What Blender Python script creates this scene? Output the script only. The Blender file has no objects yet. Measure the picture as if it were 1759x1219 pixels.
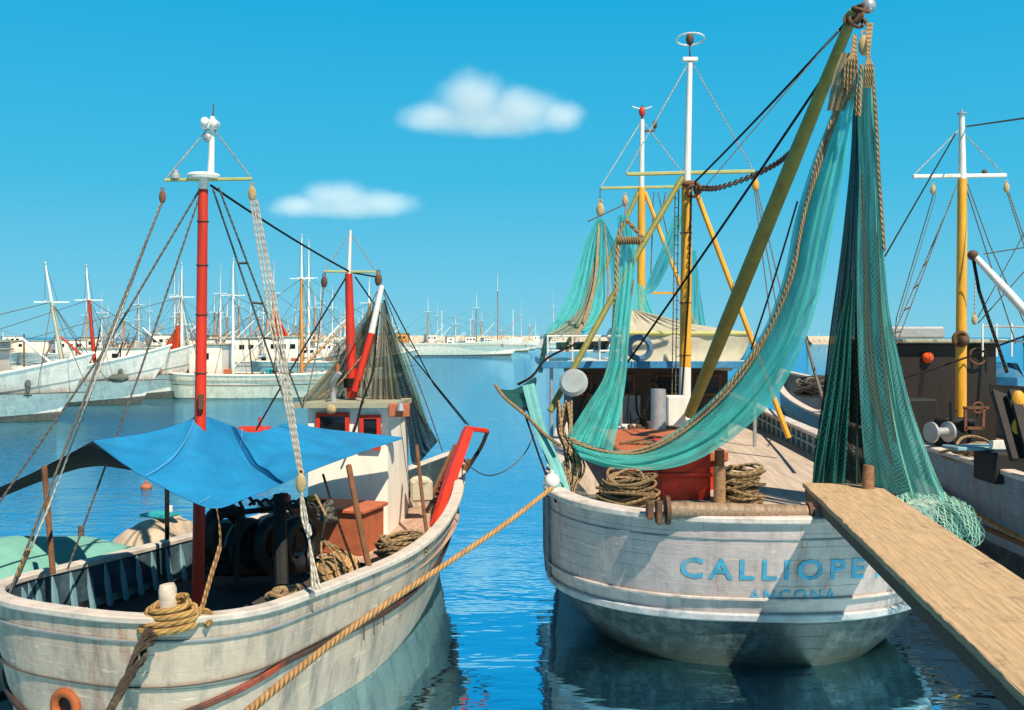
import bpy, math, random
from mathutils import Vector, Matrix
rad = math.radians
random.seed(7)
SC = bpy.context.scene
COL = SC.collection
# ---------------------------------------------------------------- camera, sky, sun
F, H, CX, CY, W, HH = 1700.0, 3.5, 879.5, 579.0, 1759.0, 1219.0
cam_d = bpy.data.cameras.new('camera'); cam = bpy.data.objects.new('camera', cam_d); COL.objects.link(cam)
cam.location = (0, 0, H); cam.rotation_euler = (rad(90), 0, 0)
cam_d.sensor_width = 36; cam_d.lens = 36 * F / W
cam_d.shift_y = -(HH / 2 - CY) / W
cam_d.clip_start = .1; cam_d.clip_end = 30000
SC.camera = cam
SUN = Vector((.40, -.66, 1.0)).normalized()            # towards the sun
wd = bpy.data.worlds.new('World'); SC.world = wd; wd.use_nodes = True
nt = wd.node_tree; N = nt.nodes; L = nt.links
bg = N['Background']
sky = N.new('ShaderNodeTexSky'); sky.sky_type = 'NISHITA'; sky.sun_disc = False
sky.sun_elevation = math.asin(SUN.z); sky.sun_rotation = math.atan2(SUN.x, SUN.y)
sky.ozone_density = 3.0; sky.dust_density = .3
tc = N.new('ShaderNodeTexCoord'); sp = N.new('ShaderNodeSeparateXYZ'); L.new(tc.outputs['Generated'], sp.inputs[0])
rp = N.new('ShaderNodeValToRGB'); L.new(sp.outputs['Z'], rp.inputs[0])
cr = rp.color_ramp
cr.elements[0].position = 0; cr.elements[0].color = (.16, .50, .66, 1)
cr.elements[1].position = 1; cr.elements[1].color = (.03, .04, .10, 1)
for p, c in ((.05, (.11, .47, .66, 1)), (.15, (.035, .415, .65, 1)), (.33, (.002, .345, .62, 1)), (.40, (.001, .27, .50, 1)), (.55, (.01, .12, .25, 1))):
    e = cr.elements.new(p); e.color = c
hs = N.new('ShaderNodeVectorMath'); hs.operation = 'SCALE'; hs.inputs['Scale'].default_value = .10
L.new(sky.outputs[0], hs.inputs[0])
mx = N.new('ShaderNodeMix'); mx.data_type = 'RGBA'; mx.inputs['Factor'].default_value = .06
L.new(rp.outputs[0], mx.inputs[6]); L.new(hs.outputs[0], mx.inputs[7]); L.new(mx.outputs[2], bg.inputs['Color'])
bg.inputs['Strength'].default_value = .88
sd = bpy.data.lights.new('sun', 'SUN'); sd.energy = 5.0; sd.angle = rad(.5); sd.color = (1, .85, .66)
so = bpy.data.objects.new('sun', sd); COL.objects.link(so); so.rotation_euler = (-SUN).to_track_quat('-Z', 'Y').to_euler()
SC.view_settings.view_transform = 'Standard'; SC.view_settings.look = 'None'
SC.view_settings.exposure = .45; SC.view_settings.gamma = 1
SC.cycles.transparent_max_bounces = 16; SC.cycles.max_bounces = 6; SC.cycles.volume_bounces = 1

def A(x, y, d):                                        # a place seen at that spot of the photo, d metres out
    return Vector(((x - CX) / F * d, d, H - (y - CY) / F * d))
def DZ(y, z): return F * (H - z) / (y - CY)            # distance of a level z seen at row y

# ---------------------------------------------------------------- materials
MATS = {}
def mat(name, col, rough=.6, var=.18, scale=6, bump=.15, stain=None, stain_amt=.45, metal=0, streak=False, bscale=None, spec=.4):
    if name in MATS: return MATS[name]
    m = bpy.data.materials.new(name); m.use_nodes = True; MATS[name] = m
    n = m.node_tree.nodes; l = m.node_tree.links; b = n['Principled BSDF']
    b.inputs['Roughness'].default_value = rough; b.inputs['Metallic'].default_value = metal
    b.inputs['Specular IOR Level'].default_value = spec
    tc = n.new('ShaderNodeTexCoord'); mp = n.new('ShaderNodeMapping'); l.new(tc.outputs['Object'], mp.inputs[0])
    if streak: mp.inputs['Scale'].default_value = (1, 1, .14)
    t = n.new('ShaderNodeTexNoise'); t.inputs['Scale'].default_value = scale; t.inputs['Detail'].default_value = 6
    t.inputs['Roughness'].default_value = .62; l.new(mp.outputs[0], t.inputs[0])
    r = n.new('ShaderNodeMapRange'); r.inputs[1].default_value = .3; r.inputs[2].default_value = .7
    r.inputs[3].default_value = 1 - var; r.inputs[4].default_value = 1 + var; l.new(t.outputs[0], r.inputs[0])
    v = n.new('ShaderNodeVectorMath'); v.operation = 'SCALE'; v.inputs[0].default_value = col[:3]; l.new(r.outputs[0], v.inputs['Scale'])
    out = v.outputs[0]
    if stain:
        t2 = n.new('ShaderNodeTexNoise'); t2.inputs['Scale'].default_value = scale * .45; t2.inputs['Detail'].default_value = 8
        t2.inputs['Roughness'].default_value = .7; l.new(mp.outputs[0], t2.inputs[0])
        r2 = n.new('ShaderNodeMapRange'); r2.inputs[1].default_value = .52; r2.inputs[2].default_value = .68
        r2.inputs[4].default_value = stain_amt; l.new(t2.outputs[0], r2.inputs[0])
        x = n.new('ShaderNodeMix'); x.data_type = 'RGBA'; l.new(r2.outputs[0], x.inputs[0]); l.new(out, x.inputs[6])
        x.inputs[7].default_value = (*stain, 1); out = x.outputs[2]
    l.new(out, b.inputs['Base Color'])
    if bump:
        t3 = n.new('ShaderNodeTexNoise'); t3.inputs['Scale'].default_value = bscale or scale * 5; t3.inputs['Detail'].default_value = 4
        l.new(mp.outputs[0], t3.inputs[0])
        bp = n.new('ShaderNodeBump'); bp.inputs['Strength'].default_value = bump; bp.inputs['Distance'].default_value = .02
        l.new(t3.outputs[0], bp.inputs['Height']); l.new(bp.outputs[0], b.inputs['Normal'])
    return m

def math_(n, l, op, a, b=None, c=None):
    x = n.new('ShaderNodeMath'); x.operation = op
    for i, s in enumerate((a, b, c)):
        if s is None: continue
        if isinstance(s, (int, float)): x.inputs[i].default_value = s
        else: l.new(s, x.inputs[i])
    return x.outputs[0]

def hull_mat(name, top, bottom, vb, planks=11, stain=(.25, .2, .15), amt=.5, rough=.5, wave=0, rust=(.30, .12, .05)):
    """painted planking: UV.x metres along the hull, UV.y 0 keel .. 1 rail; below vb the bottom paint; scuffs, seams, rust"""
    m = bpy.data.materials.new(name); m.use_nodes = True
    n = m.node_tree.nodes; l = m.node_tree.links; b = n['Principled BSDF']; b.inputs['Roughness'].default_value = rough
    uv = n.new('ShaderNodeUVMap'); s = n.new('ShaderNodeSeparateXYZ'); l.new(uv.outputs[0], s.inputs[0])
    u, v = s.outputs[0], s.outputs[1]
    tc = n.new('ShaderNodeTexCoord')
    def noise(sc, det, mapscale=None, rgh=.6):
        t = n.new('ShaderNodeTexNoise'); t.inputs['Scale'].default_value = sc; t.inputs['Detail'].default_value = det; t.inputs['Roughness'].default_value = rgh
        if mapscale:
            mp = n.new('ShaderNodeMapping'); mp.inputs['Scale'].default_value = mapscale; l.new(tc.outputs['Object'], mp.inputs[0]); l.new(mp.outputs[0], t.inputs[0])
        else: l.new(tc.outputs['Object'], t.inputs[0])
        return t.outputs[0]
    def rng(x, a, bb, c=0, d=1):
        r = n.new('ShaderNodeMapRange'); l.new(x, r.inputs[0])
        for i, q in enumerate((a, bb, c, d)): r.inputs[i + 1].default_value = q
        return r.outputs[0]
    def mixc(f, a, bcol):
        x = n.new('ShaderNodeMix'); x.data_type = 'RGBA'
        l.new(f, x.inputs[0]) if not isinstance(f, float) else setattr(x.inputs[0], 'default_value', f)
        for i, q in ((6, a), (7, bcol)):
            if isinstance(q, tuple): x.inputs[i].default_value = (*q, 1)
            else: l.new(q, x.inputs[i])
        return x.outputs[2]
    wob = math_(n, l, 'MULTIPLY', noise(9, 4), .02)
    below = rng(math_(n, l, 'SUBTRACT', math_(n, l, 'ADD', v, wob), vb + .01), -.006, .006, 1, 0)
    c = mixc(rng(noise(3.0, 7, None, .7), .35, .7), top, tuple(q * .78 for q in top))
    dirt = rng(noise(5, 8, (1, 1, .18), .7), .47, .66, 0, amt)
    c = mixc(dirt, c, stain)
    rs = rng(noise(3.3, 6, (1.3, 1.3, .12), .75), .575, .70, 0, .7)
    c = mixc(rs, c, rust)
    sc2 = rng(noise(7, 6, (.35, .35, 2.2), .75), .60, .66, 0, .6)
    c = mixc(sc2, c, tuple(min(.9, q * 1.5 + .05) for q in top))
    botc = mixc(rng(noise(6, 8, None, .75), .45, .62), bottom, tuple(min(.8, q * (2.2 if q < .2 else 1.15) + .03) for q in bottom))
    slime = rng(math_(n, l, 'ADD', v, math_(n, l, 'MULTIPLY', noise(6, 5), .06)), vb * .5 + .05, vb * .5 + .15, .92, 0)
    botc = mixc(slime, botc, (.03, .035, .02))
    c = mixc(below, c, botc)
    fr = math_(n, l, 'FRACT', math_(n, l, 'MULTIPLY', v, planks))
    seam = rng(fr, .0, .045, 1, 0)
    c = mixc(math_(n, l, 'MULTIPLY', seam, .45), c, (.12, .11, .10))
    l.new(c, b.inputs['Base Color'])
    hgt = math_(n, l, 'ADD', math_(n, l, 'MULTIPLY', seam, -1.0), math_(n, l, 'MULTIPLY', noise(14, 6, (1, 1, 1.6)), .9))
    bp = n.new('ShaderNodeBump'); bp.inputs['Strength'].default_value = .45; bp.inputs['Distance'].default_value = .015
    l.new(hgt, bp.inputs['Height']); l.new(bp.outputs[0], b.inputs['Normal'])
    return m

def net_mat(name, col, base=.55, amp=.5, cell=30, thread=.16, streak=(9, .8), trans=.35, col2=None, hi=None):
    """fishing net: diamond mesh of threads plus fold density; the gaps are truly see-through"""
    m = bpy.data.materials.new(name); m.use_nodes = True
    n = m.node_tree.nodes; l = m.node_tree.links; n.remove(n['Principled BSDF']); out = n['Material Output']
    uv = n.new('ShaderNodeUVMap'); s = n.new('ShaderNodeSeparateXYZ'); l.new(uv.outputs[0], s.inputs[0])
    u, v = s.outputs[0], s.outputs[1]
    w = n.new('ShaderNodeTexNoise'); w.inputs['Scale'].default_value = 3; l.new(uv.outputs[0], w.inputs[0])
    wn = math_(n, l, 'MULTIPLY', w.outputs[0], .12)
    a = math_(n, l, 'MULTIPLY', math_(n, l, 'ADD', math_(n, l, 'ADD', u, math_(n, l, 'MULTIPLY', v, .6)), wn), cell)
    b = math_(n, l, 'MULTIPLY', math_(n, l, 'SUBTRACT', math_(n, l, 'ADD', u, wn), math_(n, l, 'MULTIPLY', v, .6)), cell)
    ta = math_(n, l, 'LESS_THAN', math_(n, l, 'FRACT', a), thread); tb = math_(n, l, 'LESS_THAN', math_(n, l, 'FRACT', b), thread)
    th = math_(n, l, 'MAXIMUM', ta, tb)
    mp = n.new('ShaderNodeMapping'); mp.inputs['Scale'].default_value = (streak[0], streak[1], 1); l.new(uv.outputs[0], mp.inputs[0])
    ns = n.new('ShaderNodeTexNoise'); ns.inputs['Scale'].default_value = 1; ns.inputs['Detail'].default_value = 5; ns.inputs['Roughness'].default_value = .7; l.new(mp.outputs[0], ns.inputs[0])
    dn = n.new('ShaderNodeMapRange'); dn.inputs[1].default_value = .35; dn.inputs[2].default_value = .65
    dn.inputs[3].default_value = base - amp / 2; dn.inputs[4].default_value = base + amp / 2; l.new(ns.outputs[0], dn.inputs[0])
    op = math_(n, l, 'MAXIMUM', th, dn.outputs[0]); op = math_(n, l, 'MINIMUM', op, 1.0)
    x = n.new('ShaderNodeMix'); x.data_type = 'RGBA'
    n2 = n.new('ShaderNodeTexNoise'); n2.inputs['Scale'].default_value = 2.2; n2.inputs['Detail'].default_value = 6
    mp2 = n.new('ShaderNodeMapping'); mp2.inputs['Scale'].default_value = (streak[0] * .8, streak[1] * .8, 1); l.new(uv.outputs[0], mp2.inputs[0]); l.new(mp2.outputs[0], n2.inputs[0])
    r2 = n.new('ShaderNodeMapRange'); r2.inputs[1].default_value = .4; r2.inputs[2].default_value = .62; l.new(n2.outputs[0], r2.inputs[0])
    l.new(r2.outputs[0], x.inputs[0]); x.inputs[6].default_value = (*col, 1); x.inputs[7].default_value = (*(col2 or tuple(q * .45 for q in col)), 1)
    x3 = n.new('ShaderNodeMix'); x3.data_type = 'RGBA'; l.new(math_(n, l, 'MULTIPLY', th, .6), x3.inputs[0]); l.new(x.outputs[2], x3.inputs[6])
    x3.inputs[7].default_value = (*(hi or tuple(min(1, q * 1.5 + .04) for q in col)), 1)
    df = n.new('ShaderNodeBsdfDiffuse'); l.new(x3.outputs[2], df.inputs[0])
    tl = n.new('ShaderNodeBsdfTranslucent'); l.new(x3.outputs[2], tl.inputs[0])
    ms = n.new('ShaderNodeMixShader'); ms.inputs[0].default_value = trans; l.new(df.outputs[0], ms.inputs[1]); l.new(tl.outputs[0], ms.inputs[2])
    bp = n.new('ShaderNodeBump'); bp.inputs['Strength'].default_value = .8; bp.inputs['Distance'].default_value = .03
    l.new(ns.outputs[0], bp.inputs['Height']); l.new(bp.outputs[0], df.inputs['Normal'])
    tr = n.new('ShaderNodeBsdfTransparent'); m2 = n.new('ShaderNodeMixShader'); l.new(op, m2.inputs[0]); l.new(tr.outputs[0], m2.inputs[1]); l.new(ms.outputs[0], m2.inputs[2])
    l.new(m2.outputs[0], out.inputs[0])
    return m

def rope_mat(name, col):
    """lay of the strands: UV.y runs along the rope"""
    m = bpy.data.materials.new(name); m.use_nodes = True; n = m.node_tree.nodes; l = m.node_tree.links; b = n['Principled BSDF']
    b.inputs['Roughness'].default_value = .9; b.inputs['Specular IOR Level'].default_value = .1
    uv = n.new('ShaderNodeUVMap'); s = n.new('ShaderNodeSeparateXYZ'); l.new(uv.outputs[0], s.inputs[0])
    ph = math_(n, l, 'ADD', math_(n, l, 'MULTIPLY', s.outputs[0], 3), s.outputs[1])
    sn = math_(n, l, 'ABSOLUTE', math_(n, l, 'SINE', math_(n, l, 'MULTIPLY', ph, math.pi)))
    t = n.new('ShaderNodeTexNoise'); t.inputs['Scale'].default_value = 9; t.inputs['Detail'].default_value = 6
    tc = n.new('ShaderNodeTexCoord'); l.new(tc.outputs['Object'], t.inputs[0])
    k = math_(n, l, 'MULTIPLY', math_(n, l, 'ADD', math_(n, l, 'MULTIPLY', sn, .26), .70), math_(n, l, 'ADD', math_(n, l, 'MULTIPLY', t.outputs[0], 1.0), .5))
    v = n.new('ShaderNodeVectorMath'); v.operation = 'SCALE'; v.inputs[0].default_value = col; l.new(k, v.inputs['Scale']); l.new(v.outputs[0], b.inputs['Base Color'])
    bp = n.new('ShaderNodeBump'); bp.inputs['Strength'].default_value = .9; bp.inputs['Distance'].default_value = .012; l.new(sn, bp.inputs['Height']); l.new(bp.outputs[0], b.inputs['Normal'])
    return m

def wood_mat(name, c1, c2, sc=(3, 40, 40), rough=.75, spots=0):
    m = bpy.data.materials.new(name); m.use_nodes = True; n = m.node_tree.nodes; l = m.node_tree.links; b = n['Principled BSDF']; b.inputs['Roughness'].default_value = rough
    uv = n.new('ShaderNodeUVMap'); mp = n.new('ShaderNodeMapping'); mp.inputs['Scale'].default_value = sc; l.new(uv.outputs[0], mp.inputs[0])
    t = n.new('ShaderNodeTexNoise'); t.inputs['Scale'].default_value = 1; t.inputs['Detail'].default_value = 8; t.inputs['Roughness'].default_value = .7; l.new(mp.outputs[0], t.inputs[0])
    r = n.new('ShaderNodeValToRGB'); r.color_ramp.elements[0].position = .36; r.color_ramp.elements[1].position = .62
    r.color_ramp.elements[0].color = (*c2, 1); r.color_ramp.elements[1].color = (*c1, 1); l.new(t.outputs[0], r.inputs[0]); out = r.outputs[0]
    if spots:
        t2 = n.new('ShaderNodeTexNoise'); t2.inputs['Scale'].default_value = spots; t2.inputs['Detail'].default_value = 10; t2.inputs['Roughness'].default_value = .85; l.new(uv.outputs[0], t2.inputs[0])
        q = n.new('ShaderNodeMapRange'); q.inputs[1].default_value = .54; q.inputs[2].default_value = .70; q.inputs[4].default_value = .8; l.new(t2.outputs[0], q.inputs[0])
        x = n.new('ShaderNodeMix'); x.data_type = 'RGBA'; l.new(q.outputs[0], x.inputs[0]); l.new(out, x.inputs[6]); x.inputs[7].default_value = (.07, .05, .035, 1); out = x.outputs[2]
    l.new(out, b.inputs['Base Color'])
    bp = n.new('ShaderNodeBump'); bp.inputs['Strength'].default_value = .5; bp.inputs['Distance'].default_value = .01; l.new(t.outputs[0], bp.inputs['Height']); l.new(bp.outputs[0], b.inputs['Normal'])
    return m

M = dict(
    white=mat('white_paint', (.72, .72, .68), .5, .12, 5, .2, (.30, .24, .16), .4, streak=True),
    white_far=mat('boat_white', (.80, .72, .62), .5, .12, 2, .1, (.35, .32, .28), .5),
    grey=mat('grey_paint', (.22, .25, .27), .6, .2, 6, .2, (.1, .08, .06), .5),
    yellow=mat('mast_yellow', (.74, .36, .03), .5, .22, 7, .25, (.25, .11, .03), .6, streak=True),
    olive=mat('derrick_olive', (.21, .21, .05), .55, .2, 5, .2, (.08, .06, .03), .4),
    olive2=mat('crosstree_olive', (.42, .42, .16), .5, .15, 6, .15),
    red=mat('mast_red', (.58, .030, .012), .5, .25, 7, .25, (.20, .03, .015), .65, streak=True),
    redbox=mat('hatch_red', (.50, .03, .012), .5, .2, 6, .2, (.22, .03, .02), .5),
    terra=mat('terracotta_paint', (.42, .12, .05), .7, .2, 6, .2, (.2, .08, .05), .5),
    brown=mat('weathered_brown', (.16, .07, .03), .75, .3, 8, .3, (.05, .03, .02), .5),
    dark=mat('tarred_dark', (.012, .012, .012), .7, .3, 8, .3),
    iron=mat('rusty_iron', (.10, .05, .03), .7, .35, 10, .3, (.25, .10, .04), .6),
    steel=mat('galvanised', (.42, .44, .45), .4, .15, 8, .1, (.2, .14, .1), .4, metal=.4),
    deck=mat('deck_pinkish', (.50, .40, .33), .8, .15, 5, .2, (.22, .15, .11), .6),
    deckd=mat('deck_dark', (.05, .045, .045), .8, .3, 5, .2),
    roof=mat('cabin_roof', (.33, .33, .24), .8, .15, 6, .2, (.15, .13, .08), .5),
    blue=mat('trim_blue', (.04, .22, .42), .5, .2, 6, .15, (.3, .3, .3), .3),
    bluer=mat('hull_light_blue', (.20, .38, .45), .5, .15, 4, .15, (.12, .12, .1), .4),
    tarp=mat('tarp_blue', (.004, .20, .44), .8, .22, 2.2, .5, (.02, .15, .30), .5, bscale=7),
    tarpin=mat('tarp_shaded_underside', (.006, .008, .012), .9, .2, 3, .2),  # shade on the tarp's underside, put into the colour as near-black
    cream=mat('canvas_cream', (.46, .44, .34), .85, .12, 3, .3, (.3, .27, .2), .5),
    greencover=mat('canvas_green', (.16, .40, .34), .8, .15, 2.5, .35, (.1, .25, .2), .5),
    black=mat('wheelhouse_dark_wood', (.017, .011, .009), .6, .3, 6, .2, streak=True),
    rubber=mat('rubber', (.010, .010, .010), .5, .2, 6, .1, spec=.5),
    glass=mat('dark_glass', (.01, .012, .014), .12, .1, 2, 0, spec=.6),
    orange=mat('orange_lamp', (.85, .10, .02), .4, .1, 2, 0),
    wicker=mat('wicker', (.40, .24, .10), .85, .35, 20, .6, (.12, .07, .03), .6),
    cork=mat('cork', (.45, .33, .17), .9, .25, 12, .4),
    stone=mat('breakwater_stone', (.50, .44, .34), .9, .25, .12, .3, (.25, .24, .2), .6, bscale=.6),
    quay=mat('quay_concrete', (.30, .29, .26), .9, .2, 2, .3),
    sailred=mat('sail_red', (.55, .07, .02), .8, .2, 2, .2),
    farorange=mat('mast_orange', (.60, .25, .06), .6, .2, 2, 0),
    fargrey=mat('net_pile_grey', (.09, .10, .09), .9, .3, 3, .2),
    turq=mat('turquoise_paint', (.03, .35, .38), .5, .2, 4, .1),
)
R_tan = rope_mat('rope_tan', (.38, .27, .15)); R_or = rope_mat('rope_orange', (.46, .27, .12)); R_dk = rope_mat('rope_dark', (.03, .025, .02))
R_wh = rope_mat('rope_white', (.68, .64, .56)); R_gr = rope_mat('rope_grey', (.20, .18, .15)); R_gold = rope_mat('rope_gold', (.42, .26, .10))
TEAL = net_mat('net_teal', (.05, .64, .60), .66, .75, 46, .2, (7, 1.6), .5, (.02, .44, .45), (.30, .80, .72))
TEAL2 = net_mat('net_teal_fold', (.12, .56, .49), .93, .25, 27, .2, (12, 1.2), .38, (.06, .30, .26), (.55, .80, .66))
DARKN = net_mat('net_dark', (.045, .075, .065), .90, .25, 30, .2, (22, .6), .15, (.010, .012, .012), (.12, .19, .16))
TEALT = net_mat('net_teal_thin', (.03, .48, .48), .55, .6, 34, .2, (7, .7), .45, (.01, .24, .28), (.1, .45, .45))
BRN = net_mat('net_brown', (.36, .30, .19), .85, .6, 34, .2, (14, .6), .35, (.12, .13, .10), (.5, .46, .34))
GRNN = net_mat('net_green_grey', (.20, .33, .27), .5, .7, 34, .18, (12, .6), .35, (.12, .17, .13), (.4, .5, .4))
CREAMN = net_mat('net_cream', (.40, .40, .30), .75, .4, 34, .18, (8, .7), .35, (.22, .26, .2), (.5, .5, .4))
BLKN = net_mat('net_black', (.012, .013, .012), .85, .4, 30, .2, (12, .6), .1, (.03, .03, .025), (.05, .05, .04))

# ---------------------------------------------------------------- mesh building
ORG = {}
class MB:
    def __init__(s): s.v = []; s.f = []; s.uv = {}
    def add(s, vs, fs, uvs=None):
        o = len(s.v); s.v += [Vector(q) for q in vs]; s.f += [tuple(i + o for i in f) for f in fs]
        if uvs:
            for i, q in enumerate(uvs): s.uv[o + i] = q
        return s
    def box(s, c, d, rz=0, R=None, bev=0):
        x, y, z = (q / 2 for q in d); Rm = R or Matrix.Rotation(rz, 3, 'Z'); c = Vector(c)
        b = min(bev, x * .9, y * .9, z * .9)
        if b <= 0:
            P = [(-x, -y, -z), (x, -y, -z), (x, y, -z), (-x, y, -z), (-x, -y, z), (x, -y, z), (x, y, z), (-x, y, z)]
            s.add([c + Rm @ Vector(p) for p in P], [(0, 3, 2, 1), (4, 5, 6, 7), (0, 1, 5, 4), (1, 2, 6, 5), (2, 3, 7, 6), (3, 0, 4, 7)], [(p[0] + p[2], p[1] + p[2]) for p in P])
        else:
            rings = []
            for zz, i in ((-z, b), (-z + b, 0), (z - b, 0), (z, b)):
                X, Y = x - i, y - i; q = b if i == 0 else b * .5
                rings.append([c + Rm @ Vector(p + (zz,)) for p in ((-X + q, -Y), (X - q, -Y), (X, -Y + q), (X, Y - q), (X - q, Y), (-X + q, Y), (-X, Y - q), (-X, -Y + q))])
            s.loft(rings, closed=True, cap=True)
        return s
    def beam(s, p0, p1, w, h, up=(0, 0, 1), bev=0):
        p0, p1 = Vector(p0), Vector(p1); d = p1 - p0; y = d.normalized(); up = Vector(up); x = y.cross(up)
        x = x.normalized() if x.length > 1e-6 else Vector((1, 0, 0)); z = x.cross(y)
        return s.box((p0 + p1) / 2, (w, d.length, h), R=Matrix((x, y, z)).transposed(), bev=bev)
    def loft(s, rings, closed=True, cap=False, uvs=None):
        n = len(rings[0]); o = len(s.v); vs = [p for r in rings for p in r]; fs = []
        for i in range(len(rings) - 1):
            for j in range(n if closed else n - 1):
                a = i * n + j; b = i * n + (j + 1) % n; fs.append((a, b, b + n, a + n))
        if cap: fs.append(tuple(range(n - 1, -1, -1))); fs.append(tuple((len(rings) - 1) * n + j for j in range(n)))
        s.add(vs, fs, [q for r in uvs for q in r] if uvs else None); return s
    def tube(s, pts, r, n=8, cap=True, lay=None):
        pts = [Vector(p) for p in pts]; rs = r if isinstance(r, (list, tuple)) else [r] * len(pts)
        rings = []; uvs = []; acc = 0; prev = None
        for i, p in enumerate(pts):
            t = (pts[min(i + 1, len(pts) - 1)] - pts[max(i - 1, 0)]).normalized()
            if prev is None:
                x = t.cross(Vector((0, 0, 1))); x = x if x.length > .05 else t.cross(Vector((0, 1, 0)))
            else: x = prev - t * prev.dot(t)
            x.normalize(); prev = x; y = t.cross(x)
            if i: acc += (p - pts[i - 1]).length
            k = acc / (lay or max(rs[i] * 3.2, .07))
            rings.append([p + (x * math.cos(a) + y * math.sin(a)) * rs[i] for a in (2 * math.pi * j / n for j in range(n))]); uvs.append([(j / n, k) for j in range(n)])
        return s.loft(rings, True, cap, uvs)
    def cyl(s, p0, p1, r, r2=None, n=14): return s.tube([p0, p1], [r, r if r2 is None else r2], n)
    def lathe(s, c, prof, n=16, ax=(0, 0, 1)):
        q = Vector(ax).normalized().to_track_quat('Z', 'Y'); c = Vector(c)
        return s.loft([[c + q @ Vector((r * math.cos(2 * math.pi * j / n), r * math.sin(2 * math.pi * j / n), z)) for j in range(n)] for r, z in prof], True, True)
    def ball(s, c, r, sq=(1, 1, 1), n=12):
        c = Vector(c); rings = []
        for i in range(1, 8):
            a = math.pi * i / 8
            rings.append([c + Vector((r * sq[0] * math.sin(a) * math.cos(2 * math.pi * j / n), r * sq[1] * math.sin(a) * math.sin(2 * math.pi * j / n), -r * sq[2] * math.cos(a))) for j in range(n)])
        return s.loft(rings, True, True)
    def torus(s, c, R, r, ax=(0, 0, 1), n=24, m=10, sq=1):
        q = Vector(ax).normalized().to_track_quat('Z', 'Y'); c = Vector(c)
        rg = []
        for i in range(n + 1):
            a = 2 * math.pi * i / n; rg.append([c + q @ Vector(((R + r * math.cos(b)) * math.cos(a), (R + r * math.cos(b)) * math.sin(a), r * sq * math.sin(b))) for b in (2 * math.pi * j / m for j in range(m))])
        return s.loft(rg, True, False, [[(j / m, i * R * .26 / (r * 5)) for j in range(m)] for i in range(n + 1)])
    def sheet(s, fn, nu, nv, uvs=(1, 1), thick=0):
        g = [[fn(i / nu, j / nv) for j in range(nv + 1)] for i in range(nu + 1)]
        wu = sum((Vector(g[i + 1][nv // 2]) - Vector(g[i][nv // 2])).length for i in range(nu)); wv = sum((Vector(g[nu // 2][j + 1]) - Vector(g[nu // 2][j])).length for j in range(nv))
        s.loft(g, False, False, [[(wu * i / nu * uvs[0], wv * j / nv * uvs[1]) for j in range(nv + 1)] for i in range(nu + 1)]); return s
    def build(s, name, m, parent=None, org=None, smooth=True, thick=0):
        o_ = Vector(org) if org is not None else (ORG[parent.name] if parent else Vector((0, 0, 0)))
        me = bpy.data.meshes.new(name); me.from_pydata([v - o_ for v in s.v], [], s.f)
        if s.uv:
            ul = me.uv_layers.new(name='UVMap')
            for lp in me.loops: ul.data[lp.index].uv = s.uv.get(lp.vertex_index, (0, 0))
        me.materials.append(m)
        for p in me.polygons: p.use_smooth = smooth
        ob = bpy.data.objects.new(name, me); COL.objects.link(ob); ORG[ob.name] = o_
        if parent: ob.parent = parent
        else: ob.location = o_
        if smooth:
            es = ob.modifiers.new('edges', 'EDGE_SPLIT'); es.split_angle = rad(38)
        if thick:
            so_ = ob.modifiers.new('thickness', 'SOLIDIFY'); so_.thickness = thick; so_.offset = 0
        return ob
def tag(o, label=None, cat=None, group=None, kind=None):
    for k, v in (('label', label), ('category', cat), ('group', group), ('kind', kind)):
        if v: o[k] = v
    return o
def thing(name, loc, label, cat, group=None):
    o = bpy.data.objects.new(name, None); COL.objects.link(o); o.location = loc; o.empty_display_size = .3; ORG[o.name] = Vector(loc)
    return tag(o, label, cat, group)

def spline(pts, n=10):
    """Catmull-Rom through the points"""
    P = [Vector(p) for p in pts]; P = [P[0] * 2 - P[1]] + P + [P[-1] * 2 - P[-2]]; out = []
    for i in range(1, len(P) - 2):
        for k in range(n):
            t = k / n; a, b, c, d = P[i - 1], P[i], P[i + 1], P[i + 2]
            out.append(.5 * ((2 * b) + (c - a) * t + (2 * a - 5 * b + 4 * c - d) * t * t + (3 * b - a - 3 * c + d) * t ** 3))
    out.append(P[-2]); return out
def sag(p0, p1, s=.1, n=14):
    p0, p1 = Vector(p0), Vector(p1)
    return [p0.lerp(p1, i / n) - Vector((0, 0, s * 4 * (i / n) * (1 - i / n))) for i in range(n + 1)]
def rope(name, pts, r, m, parent=None, n=6, org=None): return MB().tube(pts, r, n).build(name, m, parent, org=org)
def at(path, t):
    x = t * (len(path) - 1); i = min(int(x), len(path) - 2); return path[i].lerp(path[i + 1], x - i)
def drape(mb, left, right, folds=8, amp=.06, nu=40, nv=40, ax=(0, 1, 0), seed=0, bulge=0, uv=(1, 1), cross=0):
    """cloth between two edge curves; folds run along the edges"""
    rr = random.Random(seed); ph = [rr.uniform(0, 6.28) for _ in range(6)]; Lp = spline(left, 8); Rp = spline(right, 8); ax = Vector(ax)
    def fn(u, v):
        p = at(Lp, v).lerp(at(Rp, v), u)
        w = (at(Lp, v) - at(Rp, v)).length
        a = amp * min(1, w * 1.6)
        f = math.sin(u * folds * 6.28 + ph[0] + 1.1 * math.sin(v * 3 + ph[1])) + .5 * math.sin(u * folds * 2.3 * 6.28 + ph[2] + v * 2) + .35 * math.sin(u * 5.1 + v * 7 + ph[3])
        e = math.sin(math.pi * u) ** .5 if 0 < u < 1 else 0
        return p + ax * (a * f * (.35 + .65 * e)) + ax * (-bulge * math.sin(math.pi * u)) + Vector((0, 0, cross * math.sin(v * 31 + u * 9 + ph[4])))
    return mb.sheet(fn, nu, nv, uv)

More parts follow.
